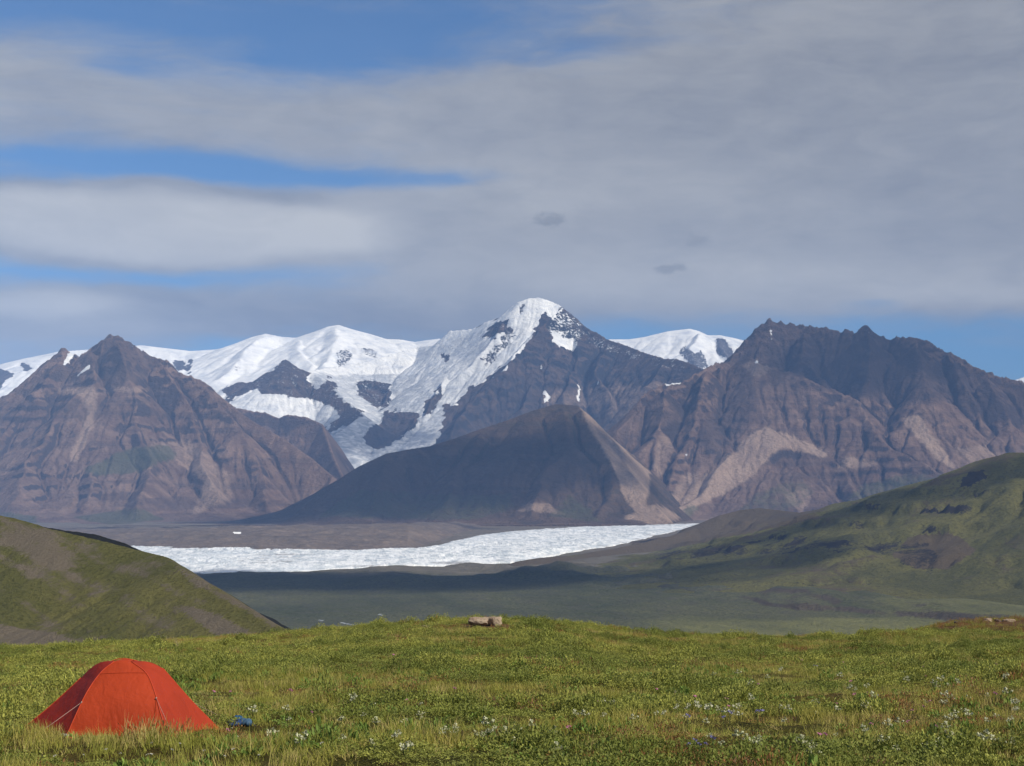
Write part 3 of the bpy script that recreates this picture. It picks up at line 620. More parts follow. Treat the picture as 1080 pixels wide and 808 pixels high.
def right_hill():
    cell = 8
    xs = np.arange(-300, 5600, cell); ys = np.arange(2700, 8400, cell); X, Y = np.meshgrid(xs, ys)
    R1 = [dict(pts=[P(*p) for p in [(1900, 420, 4300), (1300, 448, 4450), (1150, 463, 4500), (1080, 477, 4600), (1064, 477, 4630), (1045, 482, 4700), (1027, 487, 4800), (1014, 497, 4900), (987, 504, 5050), (947, 514, 5300), (923.7, 520.5, 5450), (903.6, 527, 5600), (880, 530.5, 5800), (868, 536, 5950), (840, 541, 6300), (820, 540, 6600)]], k=0.40, zb=-252, p=1.5),
          dict(pts=[P(*p) for p in [(840, 540, 6500), (800, 535.5, 6700), (780, 538, 6750), (760, 543, 6700), (740, 555, 6650), (725, 560, 6500), (700, 567, 6300), (680, 572, 6150), (653, 577.5, 5950), (625, 582, 5700), (600, 586, 5500), (570, 588, 5250), (545, 592, 5000)]], k=0.38, zb=-252, p=1.3),
          dict(pts=[P(*p) for p in [(947, 516, 5300), (900, 546, 5150), (850, 564, 5050), (790, 578, 4950), (730, 590, 4800), (690, 601, 4600), (640, 606, 4500)]], k=0.24, zb=-252, p=1.4),
          dict(pts=[P(*p) for p in [(1080, 480, 4600), (1030, 520, 4350), (985, 560, 4100), (950, 590, 3950), (925, 612, 3850)]], k=0.30, zb=-252, p=1.4),
          dict(pts=[P(*p) for p in [(1230, 465, 4450), (1170, 520, 4050), (1120, 570, 3750), (1080, 608, 3600)]], k=0.32, zb=-252, p=1.4)]
    H, D = ridge_field(X, Y, [R1[0], R1[1]])
    fd = sstep(0, 250, D)
    wx = fbm(X, Y, 500, 5, 181)*90; wy = fbm(X, Y, 500, 5, 183)*90
    H, _ = ridge_field(X+wx*fd, Y+wy*fd, R1)
    lift = sstep(-251, -200, H)
    H = H+(ridged(X, Y, 480, 6, 185, .55)-0.62)*32*fd*lift+fbm(X, Y, 150, 5, 186, 0.65)*14*lift*(0.15+0.85*fd)
    # rock bands: the slope climbs in steps
    st = 46.0; q = (H+252+fbm(X, Y, 700, 4, 188)*22)/st; fr = q-np.floor(q)
    ter = (np.floor(q)+sstep(0.55, 0.80, fr))*st-(q*st)
    tm = sstep(-0.15, 0.25, fbm(X, Y, 520, 4, 189))*fd*lift
    H = H+ter*0.6*tm
    steepm = (sstep(0.55, 0.62, fr)-sstep(0.76, 0.84, fr))*tm
    Hb = H.copy(); H = erode(H, cell, 150000, 55, 8, 0.8); H = blur(H, 1); H = Hb+(H-Hb)*(0.2+0.8*fd)
    PXl = CX+F*X/Y; PYl = HY-F*H/Y
    bare = 0.36+0.45*fbm(X, Y, 300, 5, 191)
    bare = bare+np.where(PYl < np.interp(PXl, [560, 700, 800, 870, 900], [600, 580, 560, 545, 530]), 0.55, 0)*sstep(900, 830, PXl)
    bare = bare+0.5*inpoly(PXl, PYl, [(960, 565), (1000, 560), (1030, 580), (1000, 600), (965, 600), (940, 585)])
    rock = steepm*0.8*sstep(-.1, .3, fbm(X, Y, 260, 4, 197))+0.75*inpoly(PXl+fbm(X, Y, 120, 4, 193)*8, PYl+fbm(X, Y, 120, 4, 194)*5, [(1020, 500), (1040, 495), (1045, 505), (1010, 515)])
    rk = inpoly(PXl+fbm(X, Y, 90, 5, 195)*12, PYl+fbm(X, Y, 90, 5, 196)*6, [(680, 583), (765, 575), (850, 568), (910, 571), (965, 566), (990, 583), (985, 606), (960, 598), (930, 585), (880, 580), (800, 584), (700, 592)])
    rock = np.maximum(rock, rk*(0.50+0.35*fbm(X, Y, 70, 4, 198)))
    at = {'bare': bare, 'rock': rock}
    H = np.where(H < -250.5, -262, H)
    for s in (np.s_[0, :], np.s_[-1, :], np.s_[:, 0], np.s_[:, -1]): H[s] = -300
    o = link('hill', grid_mesh('hill', X, Y, H, at), hill_mat('right_hill_tundra', (0.145, 0.14, 0.045), (0.225, 0.205, 0.062), (0.12, 0.09, 0.052), (0.19, 0.145, 0.09), (0.05, 0.042, 0.036), 0.75))
    tag(o, 'long green hillside with dark rock bands descending from the right', None, None, 'structure')
right_hill()

# ---------------------------------------------------------------- meadow
def meadow():
    ys = np.concatenate([np.arange(-20, 14, 0.5), np.arange(14, 80, 0.13), np.arange(80, 200, 0.5)])
    u = np.linspace(-1, 1, 760)
    U, Y = np.meshgrid(u, ys)
    X = U*(26+np.maximum(Y, 0)*0.55)
    Z = meadow_z(X, Y)
    m, nt = new_mat('meadow_soil')
    pos = nt.node('ShaderNodeNewGeometry').outputs['Position']
    a = nt.noise(nt.scale(pos, (0.22, 0.3, 0.2)), 1.0, 5, 0.6, 0.4); b = nt.noise(pos, 3.0, 6, 0.7); d = nt.noise(pos, 22.0, 5, 0.75)
    c = nt.mix(nt.rng(a, 0.4, 0.6), (0.085, 0.075, 0.018), (0.15, 0.105, 0.03))
    c = nt.mix(nt.rng(b, 0.55, 0.72), c, (0.15, 0.075, 0.03))
    c = nt.mix(nt.m('MULTIPLY', nt.rng(d, 0.4, 0.65), 0.8), c, (0.022, 0.024, 0.009))
    c = nt.mix(nt.m('MULTIPLY', nt.attr('turf'), nt.rng(b, 0.3, 0.6, 0.5, 1)), c, (0.14, 0.075, 0.045))
    PXm = CX+F*X/np.maximum(Y, 5)
    turf = sstep(88, 90, Y)*(PXm > 940)*0.8
    turf = np.maximum(turf, np.exp(-(((X+1.2)/3.2)**2+((Y-69)/3.0)**2))*1.0)
    finish(nt, principled(nt, c, 1.0, 0.05, bump(nt, nt.m('ADD', b, d), 1.0, 0.10)))
    o = link('meadow', grid_mesh('meadow', X, Y, Z, {'turf': turf}), m)
    tag(o, 'rough green and tan tundra meadow in the foreground', None, None, 'structure')
meadow()

def gz(x, y):
    return float(meadow_z(np.array([float(x)]), np.array([float(y)]))[0])

# --- leaf and grass materials
def veg_mat(name, c1, c2, c3=None, big=0.25, transl=0.25, rough=0.7):
    m, nt = new_mat(name)
    pos = nt.node('ShaderNodeNewGeometry').outputs['Position']
    oi = nt.node('ShaderNodeObjectInfo').outputs['Random']
    a = nt.noise(nt.scale(pos, (big*0.6, big, big)), 1.0, 4, 0.6, 0.3)
    b = nt.noise(pos, 14.0, 2, 0.5)
    c = nt.mix(nt.rng(a, 0.40, 0.60), c1, c2)
    c = nt.mix(nt.rng(b, 0.35, 0.75), c, tuple(x*0.6 for x in c1))
    if c3: c = nt.mix(nt.rng(oi, 0.68, 0.96, 0.0, 0.85), c, c3)
    c = nt.mix(nt.rng(oi, 0.0, 0.3, 0.35, 0.0), c, tuple(x*0.5 for x in c1))
    p = principled(nt, c, rough, 0.25)
    t = nt.node('ShaderNodeBsdfTranslucent'); nt.set(t.inputs[0], c)
    mx = nt.node('ShaderNodeMixShader'); mx.inputs[0].default_value = transl
    nt.l.new(p, mx.inputs[1]); nt.l.new(t.outputs[0], mx.inputs[2])
    finish(nt, mx.outputs[0])
    return m

m_grass = veg_mat('grass_blade', (0.31, 0.31, 0.052), (0.41, 0.355, 0.078), (0.45, 0.35, 0.13))
m_willow = veg_mat('willow_leaf', (0.20, 0.23, 0.042), (0.43, 0.42, 0.085), (0.14, 0.155, 0.036))
m_herb = veg_mat('broad_leaf', (0.17, 0.26, 0.045), (0.24, 0.32, 0.06), (0.12, 0.17, 0.04))
m_red = veg_mat('red_heath', (0.28, 0.13, 0.045), (0.36, 0.17, 0.06), (0.17, 0.10, 0.06))
m_pale = veg_mat('pale_leaf', (0.50, 0.50, 0.30), (0.60, 0.58, 0.40), None, 0.25, 0.1)
m_twig = veg_mat('twig', (0.06, 0.042, 0.03), (0.09, 0.06, 0.04), None)
m_stemg = veg_mat('green_stem', (0.08, 0.12, 0.03), (0.12, 0.15, 0.04), None)

def blades(rng, n, rad, h0, h1, w, lean=0.5, bend=0.5):
    V = []; Q = []
    for i in range(n):
        a = rng.uniform(0, 6.283); r = rad*math.sqrt(rng.uniform(0, 1)); x = r*math.cos(a); y = r*math.sin(a)
        h = rng.uniform(h0, h1); la = rng.uniform(0, 6.283); l = rng.uniform(0.1, lean)*h; fa = rng.uniform(0, 3.1416)
        wx = math.cos(fa)*w*0.5; wy = math.sin(fa)*w*0.5
        pts = []
        for t in (0, 0.5, 1.0):
            o = l*(t**(1+bend))
            pts.append((x+math.cos(la)*o, y+math.sin(la)*o, h*t*(1-0.12*t)))
        b = len(V); s = (1.0, 0.75, 0.12)
        for p_, ss in zip(pts, s):
            V.append((p_[0]-wx*ss, p_[1]-wy*ss, p_[2])); V.append((p_[0]+wx*ss, p_[1]+wy*ss, p_[2]))
        Q += [(b, b+1, b+3, b+2), (b+2, b+3, b+5, b+4)]
    return V, Q

def leafball(rng, n, rad, hgt, L, W, up=0.35, flat=False):
    V = []; Q = []
    for i in range(n):
        a = rng.uniform(0, 6.283); r = rad*rng.uniform(0, 1)**0.55
        t = 1-(r/rad)**2
        z = hgt*(0.15+0.85*t)*rng.uniform(0.45, 1.0) if not flat else hgt*rng.uniform(0.2, 1)
        c = Vector((r*math.cos(a), r*math.sin(a), z))
        d = Vector((math.cos(a)*0.6+rng.normal(0, .6), math.sin(a)*0.6+rng.normal(0, .6), rng.uniform(-0.1, 1.0)+up)).normalized()
        s = d.cross(Vector((rng.normal(), rng.normal(), rng.normal()))).normalized()
        l = L*rng.uniform(.7, 1.2); w = W*rng.uniform(.7, 1.2); b = len(V); nrm = d.cross(s)*0.12*l
        V += [tuple(c), tuple(c+d*l*0.5+s*w*0.5-nrm), tuple(c+d*l), tuple(c+d*l*0.5-s*w*0.5-nrm)]
        Q.append((b, b+1, b+2, b+3))
    return V, Q

def proto(name, V, Q, mat):
    me = mesh_np(name, V, Q); me.materials.append(mat)
    o = bpy.data.objects.new(name, me)      # source shape only, never linked to the scene
    return o

def scatter(name, label, pts, rot, scl, idx, sources):
    """one object whose points carry copies of a few small tufts"""
    me = bpy.data.meshes.new(name); n = len(pts)
    me.vertices.add(n); me.vertices.foreach_set('co', np.asarray(pts, np.float32).ravel())
    for k, a, ty in (('rot', rot, 'FLOAT_VECTOR'), ('scl', scl, 'FLOAT_VECTOR')):
        at = me.attributes.new(k, ty, 'POINT'); at.data.foreach_set('vector', np.asarray(a, np.float32).ravel())
    at = me.attributes.new('idx', 'INT', 'POINT'); at.data.foreach_set('value', np.asarray(idx, np.int32))
    o = bpy.data.objects.new(name, me); COL.objects.link(o)
    ng = bpy.data.node_groups.new('scatter_'+name, 'GeometryNodeTree')
    ng.interface.new_socket('Geometry', in_out='INPUT', socket_type='NodeSocketGeometry')
    ng.interface.new_socket('Geometry', in_out='OUTPUT', socket_type='NodeSocketGeometry')
    N = ng.nodes; L = ng.links
    gi = N.new('NodeGroupInput'); go = N.new('NodeGroupOutput')
    g2i = N.new('GeometryNodeGeometryToInstance')
    for s in reversed(sources):
        oi = N.new('GeometryNodeObjectInfo'); oi.inputs['Object'].default_value = s; oi.inputs['As Instance'].default_value = True
        L.new(oi.outputs['Geometry'], g2i.inputs[0])
    # join as separate instances
    N.remove(g2i)
    jn = N.new('GeometryNodeJoinGeometry')
    for s in reversed(sources):
        oi = N.new('GeometryNodeObjectInfo'); oi.inputs['Object'].default_value = s; oi.inputs['As Instance'].default_value = True
        L.new(oi.outputs['Geometry'], jn.inputs[0])
    for nd in [x for x in N if x.bl_idname == 'GeometryNodeObjectInfo' and not x.outputs['Geometry'].is_linked]: N.remove(nd)
    ip = N.new('GeometryNodeInstanceOnPoints'); ip.inputs['Pick Instance'].default_value = True
    def na(nm, ty):
        x = N.new('GeometryNodeInputNamedAttribute'); x.data_type = ty; x.inputs['Name'].default_value = nm; return x.outputs['Attribute']
    L.new(gi.outputs[0], ip.inputs['Points']); L.new(jn.outputs[0], ip.inputs['Instance'])
    L.new(na('idx', 'INT'), ip.inputs['Instance Index'])
    e2r = N.new('FunctionNodeEulerToRotation'); L.new(na('rot', 'FLOAT_VECTOR'), e2r.inputs[0]); L.new(e2r.outputs[0], ip.inputs['Rotation'])
    L.new(na('scl', 'FLOAT_VECTOR'), ip.inputs['Scale'])
    L.new(ip.outputs[0], go.inputs[0])
    md = o.modifiers.new('scatter', 'NODES'); md.node_group = ng
    tag(o, label, None, None, 'stuff')
    return o

def field_points(n, y0, y1, rng, margin=70):
    """even density per square metre, thinned with distance"""
    y = np.sqrt(rng.uniform(y0**2, y1**2, n)); px = rng.uniform(-margin, 1080+margin, n)
    return (px-CX)/F*y, y

rng = np.random.default_rng(5)
TX, TY = (126.5-CX)/F*22.9, 22.9      # where the tent stands
TOUT = [(-1.5, -.06), (-.68, -.70), (.92, -.62), (1.42, .68), (.84, 1.05), (-.76, 1.0)]
def tent_clear(x, y):
    return inpoly(x-TX, y-TY, TOUT) | ((np.abs(x-TX+.2) < 1.4) & (y-TY > -.90) & (y-TY < 0) & (_hash(np.floor(x*50), np.floor(y*50), 3) % 5 > 1))

def knoll(x, y):
    return np.exp(-(((x+1.6)/3.4)**2+((y-68.5)/2.2)**2)**2)

def band(x, y):
    """where the willow thicket grows: 0..1"""
    px = CX+F*x/y; py = HY-F*meadow_z(x, y)/y
    w = fbm(x*0.38, y, 3.4, 4, 201)
    base = np.interp(py, [655, 664, 672, 680, 688, 700, 714, 726, 738, 746, 760, 785, 810], [0.1, 0.25, 0.2, -0.45, 0.25, 0.42, 0.30, 0.25, -0.15, 0.25, -0.25, -0.2, -0.35])
    base = base-0.40*sstep(600, 800, px)*sstep(686, 700, py)
    base = base+0.45*sstep(250, 120, px)*sstep(780, 792, py)-0.3*np.exp(-((px-200)/200)**2-((py-755)/18)**2)
    return sstep(-0.06, 0.10, w*1.25+base*0.62)*(1-.92*knoll(x, y))

srcG = [proto('grass_tuft', *blades(rng, 34, 0.19, 0.06, 0.19, 0.0085, 0.9), m_grass) for _ in range(5)]
def do_scatter(name, label, n, y0, y1, maskf, srcs, s0, s1, zs=1.0, lift=-0.01, tilt=0.25, margin=400):
    n = int(n*1.54)
    x, y = field_points(n, y0, y1, rng, margin)
    keep = (rng.uniform(0, 1, n) < maskf(x, y)) & ~tent_clear(x, y) & ~((np.abs(x+1.15) < 1.2) & (y > 65.2) & (y < 70.6))
    x = x[keep]; y = y[keep]; k = len(x)
    z = meadow_z(x, y)+lift
    s = rng.uniform(s0, s1, k)*(1+0.35*fbm(x, y, 1.1, 2, 251))
    pts = np.stack([x, y, z], 1); rot = np.stack([rng.uniform(-tilt, tilt, k), rng.uniform(-tilt, tilt, k), rng.uniform(0, 6.283, k)], 1)
    return scatter(name, label, pts, rot, np.stack([s, s, s*zs*rng.uniform(.7, 1.25, k)*np.clip(1+1.7*fbm(x*.6, y, 1.6, 3, 252), .35, 2.2)], 1), rng.integers(0, len(srcs), k), srcs)

do_scatter('grass', 'short yellow green and straw coloured grass covering the meadow', 62000, 15, 84, lambda x, y: (0.85-0.7*band(x, y))*(1-.8*knoll(x, y)), srcG, .6, 1.15)
srcW = [proto('willow_sprig', *leafball(rng, 150, 0.24, 0.19, 0.035, 0.020, 0.15), m_willow) for _ in range(6)]
do_scatter('willow_thicket', 'low leafy green dwarf willow thicket spread in bands over the meadow', 52000, 15, 84, lambda x, y: band(x, y), srcW, .7, 1.35)
srcH = [proto('herb_leaves', *leafball(rng, 26, 0.12, 0.10, 0.065, 0.032, 0.7), m_herb) for _ in range(4)]
do_scatter('broadleaf_herbs', 'bright green broad leaved herbs between the grass', 16000, 15, 50, lambda x, y: sstep(-0.05, 0.3, fbm(x, y, 2.2, 3, 211))*0.7, srcH, .6, 1.2)
srcR = [proto('heath_tuft', *leafball(rng, 60, 0.18, 0.09, 0.028, 0.012, 0.6, True), m_red) for _ in range(3)]
do_scatter('heath', 'low rust coloured heath in the gaps of the meadow', 26000, 15, 98, lambda x, y: np.maximum(np.maximum(sstep(0.08, 0.35, fbm(x*0.45, y, 2.6, 4, 221)), knoll(x, y)), ((y > 84) & (CX+F*x/y > 930))*0.9), srcR, .8, 1.6)
# loose turf growing over the bank behind, on the right
do_scatter('bank_grass', 'short grass on the brown turf bank at the right edge', 9000, 84, 100, lambda x, y: sstep(900, 960, CX+F*x/y)*sstep(-0.1, 0.2, fbm(x, y, 3, 3, 231)+.12), srcG, .8, 1.4)

# ---------------------------------------------------------------- flowers and seed heads (each its own object)
def small_plant(name, label, cat, group, build, spots, smin=.8, smax=1.25):
    base = None; out = []
    for i, (px, py) in enumerate(spots):
        y = 18.0
        for it in range(400):
            x = (px-CX)/F*y; z = gz(x, y)
            if HY-F*z/y < py: break
            y += 0.12
        s = random.uniform(smin, smax)
        if base is None:
            base = empty(name, (x, y, z)); build(base); o = base; kids = list(base.children)
        else:
            o = base.copy(); COL.objects.link(o)
            for ch in kids:
                c = ch.copy(); COL.objects.link(c); c.parent = o
        o.location = (x, y, z-0.01); o.rotation_euler = (random.uniform(-.15, .15), random.uniform(-.15, .15), random.uniform(0, 6.28)); o.scale = (s, s, s)
        tag(o, label, cat, group); out.append(o)
    return out

def tube(pts, rad, n=6):
    V = []; Q = []
    pts = [Vector(p) for p in pts]; rads = rad if isinstance(rad, (list, tuple)) else [rad]*len(pts)
    for i, p in enumerate(pts):
        d = (pts[min(i+1, len(pts)-1)]-pts[max(i-1, 0)]).normalized()
        u = d.orthogonal().normalized() if i == 0 else (u-d*u.dot(d)).normalized()
        v = d.cross(u)
        for k in range(n):
            a = 6.28318*k/n; V.append(tuple(p+(u*math.cos(a)+v*math.sin(a))*rads[i]))
    for i in range(len(pts)-1):
        for k in range(n):
            Q.append((i*n+k, i*n+(k+1) % n, (i+1)*n+(k+1) % n, (i+1)*n+k))
    for i in (0, len(pts)-1):
        V.append(tuple(pts[i])); c = len(V)-1
        for k in range(n):
            a, b = i*n+k, i*n+(k+1) % n
            Q.append((c, b, a, a) if i == 0 else (c, a, b, b))
    return V, Q

def raw_mesh(name, V, Q):
    me = bpy.data.meshes.new(name); me.from_pydata([tuple(v) for v in V], [], [tuple(dict.fromkeys(q)) for q in Q]); me.update(); return me

def merge(parts):
    V = []; Q = []
    for v, q in parts:
        b = len(V); V += [tuple(x) for x in v]; Q += [tuple(i+b for i in f) for f in q]
    return V, Q

def b_seed(root):
    st = [tube([(0, 0, 0), (a*.5, b*.5, .11), (a, b, .2+h)], .004, 4) for a, b, h in ((0, 0, .05), (.05, .03, .0), (-.04, .05, -.02))]
    link('stem', raw_mesh('stem', *merge(st)), m_stemg, root)
    r2 = np.random.default_rng(1)
    for a, b, h in ((0, 0, .05), (.05, .03, .0), (-.04, .05, -.02)):
        V, Q = leafball(r2, 10, 0.022, 0.05, 0.052, 0.042, 0.2)
        V = [(v[0]+a, v[1]+b, v[2]+.17+h) for v in V]
        link('seed_head', raw_mesh('seed_head', V, Q), m_pale, root, smooth=False)
def flower_mat(name, c):
    m, nt = new_mat(name); pos = nt.node('ShaderNodeNewGeometry').outputs['Position']
    finish(nt, principled(nt, nt.mix(nt.rng(nt.noise(pos, 60, 3), .35, .7), c, tuple(x*0.6 for x in c)), 0.6, 0.2)); return m
m_pink = flower_mat('pink_petal', (0.55, 0.20, 0.33)); m_blue = flower_mat('lupine_petal', (0.22, 0.20, 0.40)); m_white = flower_mat('white_petal', (0.55, 0.53, 0.44))
def b_flower(pm, hh):
    def f(root):
        link('stem', raw_mesh('stem', *tube([(0, 0, 0), (.01, 0, hh*.6), (.0, .01, hh)], .004, 4)), m_stemg, root)
        V, Q = leafball(np.random.default_rng(2), 14, 0.02, 0.045, 0.024, 0.018, 0.3)
        link('blossom', raw_mesh('blossom', [(v[0], v[1], v[2]+hh-.02) for v in V], Q), pm, root, smooth=False)
    return f
rr = random.Random(4)
seeds = [(443, 762), (425, 772), (447, 760), (360, 768), (372, 744), (376, 748), (500, 782), (512, 784), (524, 781), (530, 785), (465, 783), (470, 779), (480, 785), (505, 787), (515, 779), (607, 758), (615, 764), (606, 762), (635, 750), (645, 749), (390, 793), (312, 792), (305, 783), (318, 794), (360, 790), (779, 751), (776, 755), (757, 757), (765, 760), (735, 757), (860, 750), (858, 746), (865, 751), (862, 760), (915, 731), (914, 755), (898, 733), (903, 735), (925, 740), (985, 727), (992, 726), (1000, 728), (988, 730), (1010, 729), (1025, 730), (1050, 719), (1044, 716), (1062, 723), (1020, 742), (1019, 767), (1008, 763), (911, 783), (860, 800), (855, 803), (863, 805), (985, 795), (980, 798), (1062, 741), (1070, 757), (1040, 741), (780, 762), (824, 755), (831, 757), (728, 755), (722, 762), (935, 776), (1002, 745), (945, 800), (585, 783), (560, 776), (545, 780), (418, 790), (430, 800)]
seeds += [(rr.uniform(250, 1075), rr.uniform(742, 806)) for _ in range(46)]+[(rr.uniform(700, 1078), rr.uniform(712, 800)) for _ in range(40)]
small_plant('seed_plant', 'small plant with pale fluffy seed heads standing in the meadow', 'plant', 'pale seed head plants scattered over the meadow', b_seed, seeds, .5, 1.15)
pinks = [(305, 741), (314, 741), (242, 741), (224, 742), (350, 737), (902, 747), (915, 742), (1003, 703), (1013, 705), (1052, 711), (870, 790), (958, 774), (766, 752), (1050, 745), (845, 703), (480, 737)]+[(rr.uniform(230, 1078), rr.uniform(700, 800)) for _ in range(26)]
small_plant('pink_flower', 'tiny pink wildflower dotted in the meadow grass', 'flower', 'pink wildflowers in the meadow', b_flower(m_pink, .2), pinks, .8, 1.3)
blues = [(732, 799), (738, 801), (745, 800), (751, 802), (728, 801), (763, 770), (768, 769), (800, 769), (805, 768), (858, 709), (860, 711), (723, 774)]
small_plant('lupine', 'small violet blue lupine spike in the meadow grass', 'flower', 'violet blue lupines in the meadow', b_flower(m_blue, .2), blues, .9, 1.5)
whites = [(66, 779), (18, 744), (190, 793), (112, 797), (58, 805), (284, 790), (287, 782), (230, 789)]+[(rr.uniform(5, 500), rr.uniform(770, 806)) for _ in range(20)]
small_plant('white_flower', 'tiny white wildflower low in the meadow grass', 'flower', 'white wildflowers in the meadow', b_flower(m_white, .12), whites, .4, .75)

def at_px(px, py, y=18.0):
    while y < 120:
        x = (px-CX)/F*y; z = gz(x, y)
        if HY-F*z/y < py: return x, y, z
        y += 0.05
    return x, y, z

def shrub(px, py, rad, hgt, n, label, mat=m_willow, L=.04, W=.022, seed=1, y=None):
    x, yy, z = at_px(px, py)
    if y: yy = y; x = (px-CX)/F*yy; z = gz(x, yy)
    root = empty('shrub', (x, yy, z)); r2 = np.random.default_rng(seed)
    parts = []; stems = []
    for k in range(9):
        a = r2.uniform(0, 6.28); r = rad*r2.uniform(.2, .8); cx, cy = r*math.cos(a), r*math.sin(a); hh = hgt*(1-(r/rad)**2*.6)*r2.uniform(.7, 1)
        V, Q = leafball(r2, n, rad*.42, hgt*.5, L, W)
        parts.append(([(v[0]+cx, v[1]+cy, v[2]+hh*.5) for v in V], Q))
        stems.append(tube([(cx*.2, cy*.2, -.03), (cx*.7, cy*.7, hh*.35), (cx, cy, hh*.85)], [.008, .006, .003], 5))
    link('foliage', raw_mesh('foliage', *merge(parts)), mat, root, smooth=False)
    link('branches', raw_mesh('branches', *merge(stems)), m_twig, root)
    tag(root, label, 'shrub')
    return root
shrub(222, 770, .42, .27, 34, 'leafy green willow shrub growing against the right corner of the tent', seed=3)
shrub(243, 768, .25, .17, 26, 'small low willow shrub in front of the blue bags', seed=8)
shrub(922, 742, .34, .22, 30, 'rust brown dwarf shrub mound among pale seed heads at the right', mat=m_red, L=.03, W=.016, seed=4)
shrub(908, 745, .22, .26, 26, 'dark leafy willow shrub beside the rust brown mound', mat=m_herb, L=.05, W=.025, seed=5)

# dry grass stalks standing tall behind the tent
V, Q = blades(np.random.default_rng(3), 16, .18, .45, .8, .014, .35)
o = link('dry_grass_stalks', raw_mesh('dry_grass_stalks', V, Q), flower_mat('straw', (0.42, 0.33, 0.18)), None, loc=None)
x, y, z = at_px(186, 686); o.location = (x, y, z); tag(o, 'tall pale dry grass stalks sticking up behind the tent', 'grass')

# ---------------------------------------------------------------- rocks
def rock_mat(name, c1, c2, lich):
    m, nt = new_mat(name); tc = nt.node('ShaderNodeTexCoord').outputs['Object']
    a = nt.noise(tc, 2.5, 6, .65, .4); b = nt.noise(tc, 14, 5, .7)
    c = nt.mix(nt.rng(a, .4, .6), c1, c2); c = nt.mix(nt.rng(b, .55, .68), c, lich); c = nt.mix(nt.rng(b, .45, .2), c, tuple(x*.35 for x in c1))
    finish(nt, principled(nt, c, .9, .2, bump(nt, nt.m('ADD', a, b), .8, .08))); return m
m_rock = rock_mat('lichen_rock', (.26, .175, .115), (.34, .26, .18), (.38, .36, .27)); m_rockd = rock_mat('dark_stone', (.06, .045, .04), (.10, .07, .06), (.12, .10, .08))
def boulder(px, py, w, d, h, y, label, mat=m_rock, seed=1, rz=0, sink=.15, box=.35):
    r2 = np.random.default_rng(seed); bm = bmesh.new(); bmesh.ops.create_icosphere(bm, subdivisions=4, radius=1)
    co = np.array([v.co[:] for v in bm.verts])
    planes = r2.normal(size=(14, 3)); planes /= np.linalg.norm(planes, axis=1)[:, None]; off = r2.uniform(.62, .9, 14)
    planes = np.vstack([planes, [[0, 0, 1], [1, .1, 0], [-1, 0, .1], [0, -1, 0], [0, 1, 0]]]); off = np.append(off, [.68, .78, .78, .75, .75])
    for it in range(3):
        for p_, q_ in zip(planes, off):
            dd = co@p_-q_; co = co-np.outer(np.maximum(dd, 0)*.92, p_)
    nz = fbm(co[:, 0]*3+co[:, 2]*2, co[:, 1]*3-co[:, 2], 1.3, 4, seed)
    co = co*(1+nz[:, None]*.13); co = co/np.abs(co).max(0)
    for v, c in zip(bm.verts, co): v.co = (c[0]*w/2*1.08, c[1]*d/2, (c[2]*h/2+h/2-sink*h)*1.05)
    me = bpy.data.meshes.new('boulder'); bm.to_mesh(me); bm.free()
    x = (px-CX)/F*y; z = gz(x, y)
    o = link('boulder', me, mat, smooth=True, loc=(x, y, z)); o.rotation_euler.z = rz
    me.set_sharp_from_angle(angle=R(38))
    tag(o, label, 'rock'); return o
s = 70/F
boulder(504, 656, 20*s, .9, 11*s, 69.0, 'wide flat topped pinkish boulder, left one of the pair on the knoll', seed=2, sink=.02)
boulder(521.5, 655, 15*s, .8, 12.5*s, 69.4, 'taller pale lichen crusted boulder, right one of the pair on the knoll', seed=5, sink=.12)
boulder(513.5, 656, 7*s, .3, 8*s, 70.6, 'small stone wedged between the two boulders on the knoll', seed=6, sink=.1)
boulder(556, 656, 7*s, .3, 4.5*s, 70, 'small flat pale stone alone right of the boulder pair', seed=7, sink=.1)
boulder(568, 660, 3.5*s, .18, 8*s, 69.5, 'thin dark upright stone standing on the right shoulder of the knoll', mat=m_rockd, seed=8, sink=.15)
boulder(571.5, 661, 3*s, .15, 6*s, 69.3, 'short dark stone leaning beside the thin upright stone', mat=m_rockd, seed=9, sink=.15)
boulder(449, 661, 8*s, .3, 6*s, 69, 'small brown stone half buried on the left shoulder of the knoll', mat=m_rock, seed=10, sink=.3)
boulder(630, 668, 8*s, .3, 3*s, 70, 'low dark brown stone on the meadow rim right of the knoll', mat=m_rockd, seed=11, sink=.3)
t = 92/F
for i, (px, w, h, lb, mt) in enumerate([(1041, 13, 7, 'brown rock on top of the turf bank', m_rock), (1064, 16, 6, 'long low pinkish rock at the far right of the turf bank', m_rock), (1052, 7, 5, 'small dark rock between the two rocks of the turf bank', m_rockd), (1010, 9, 4, 'flat dark rock low on the left end of the turf bank', m_rockd)]):
    boulder(px, 0, w*t*.8, .6, h*t*.85, 91.5, lb, mat=mt, seed=20+i, sink=.35)
o = boulder(68, 0, .17, .13, .08, 22.35, 'small grey stone lying by the left front guy line of the tent', mat=rock_mat('grey_stone', (.28, .28, .26), (.36, .36, .33), (.45, .45, .42)), seed=31, sink=.1); 

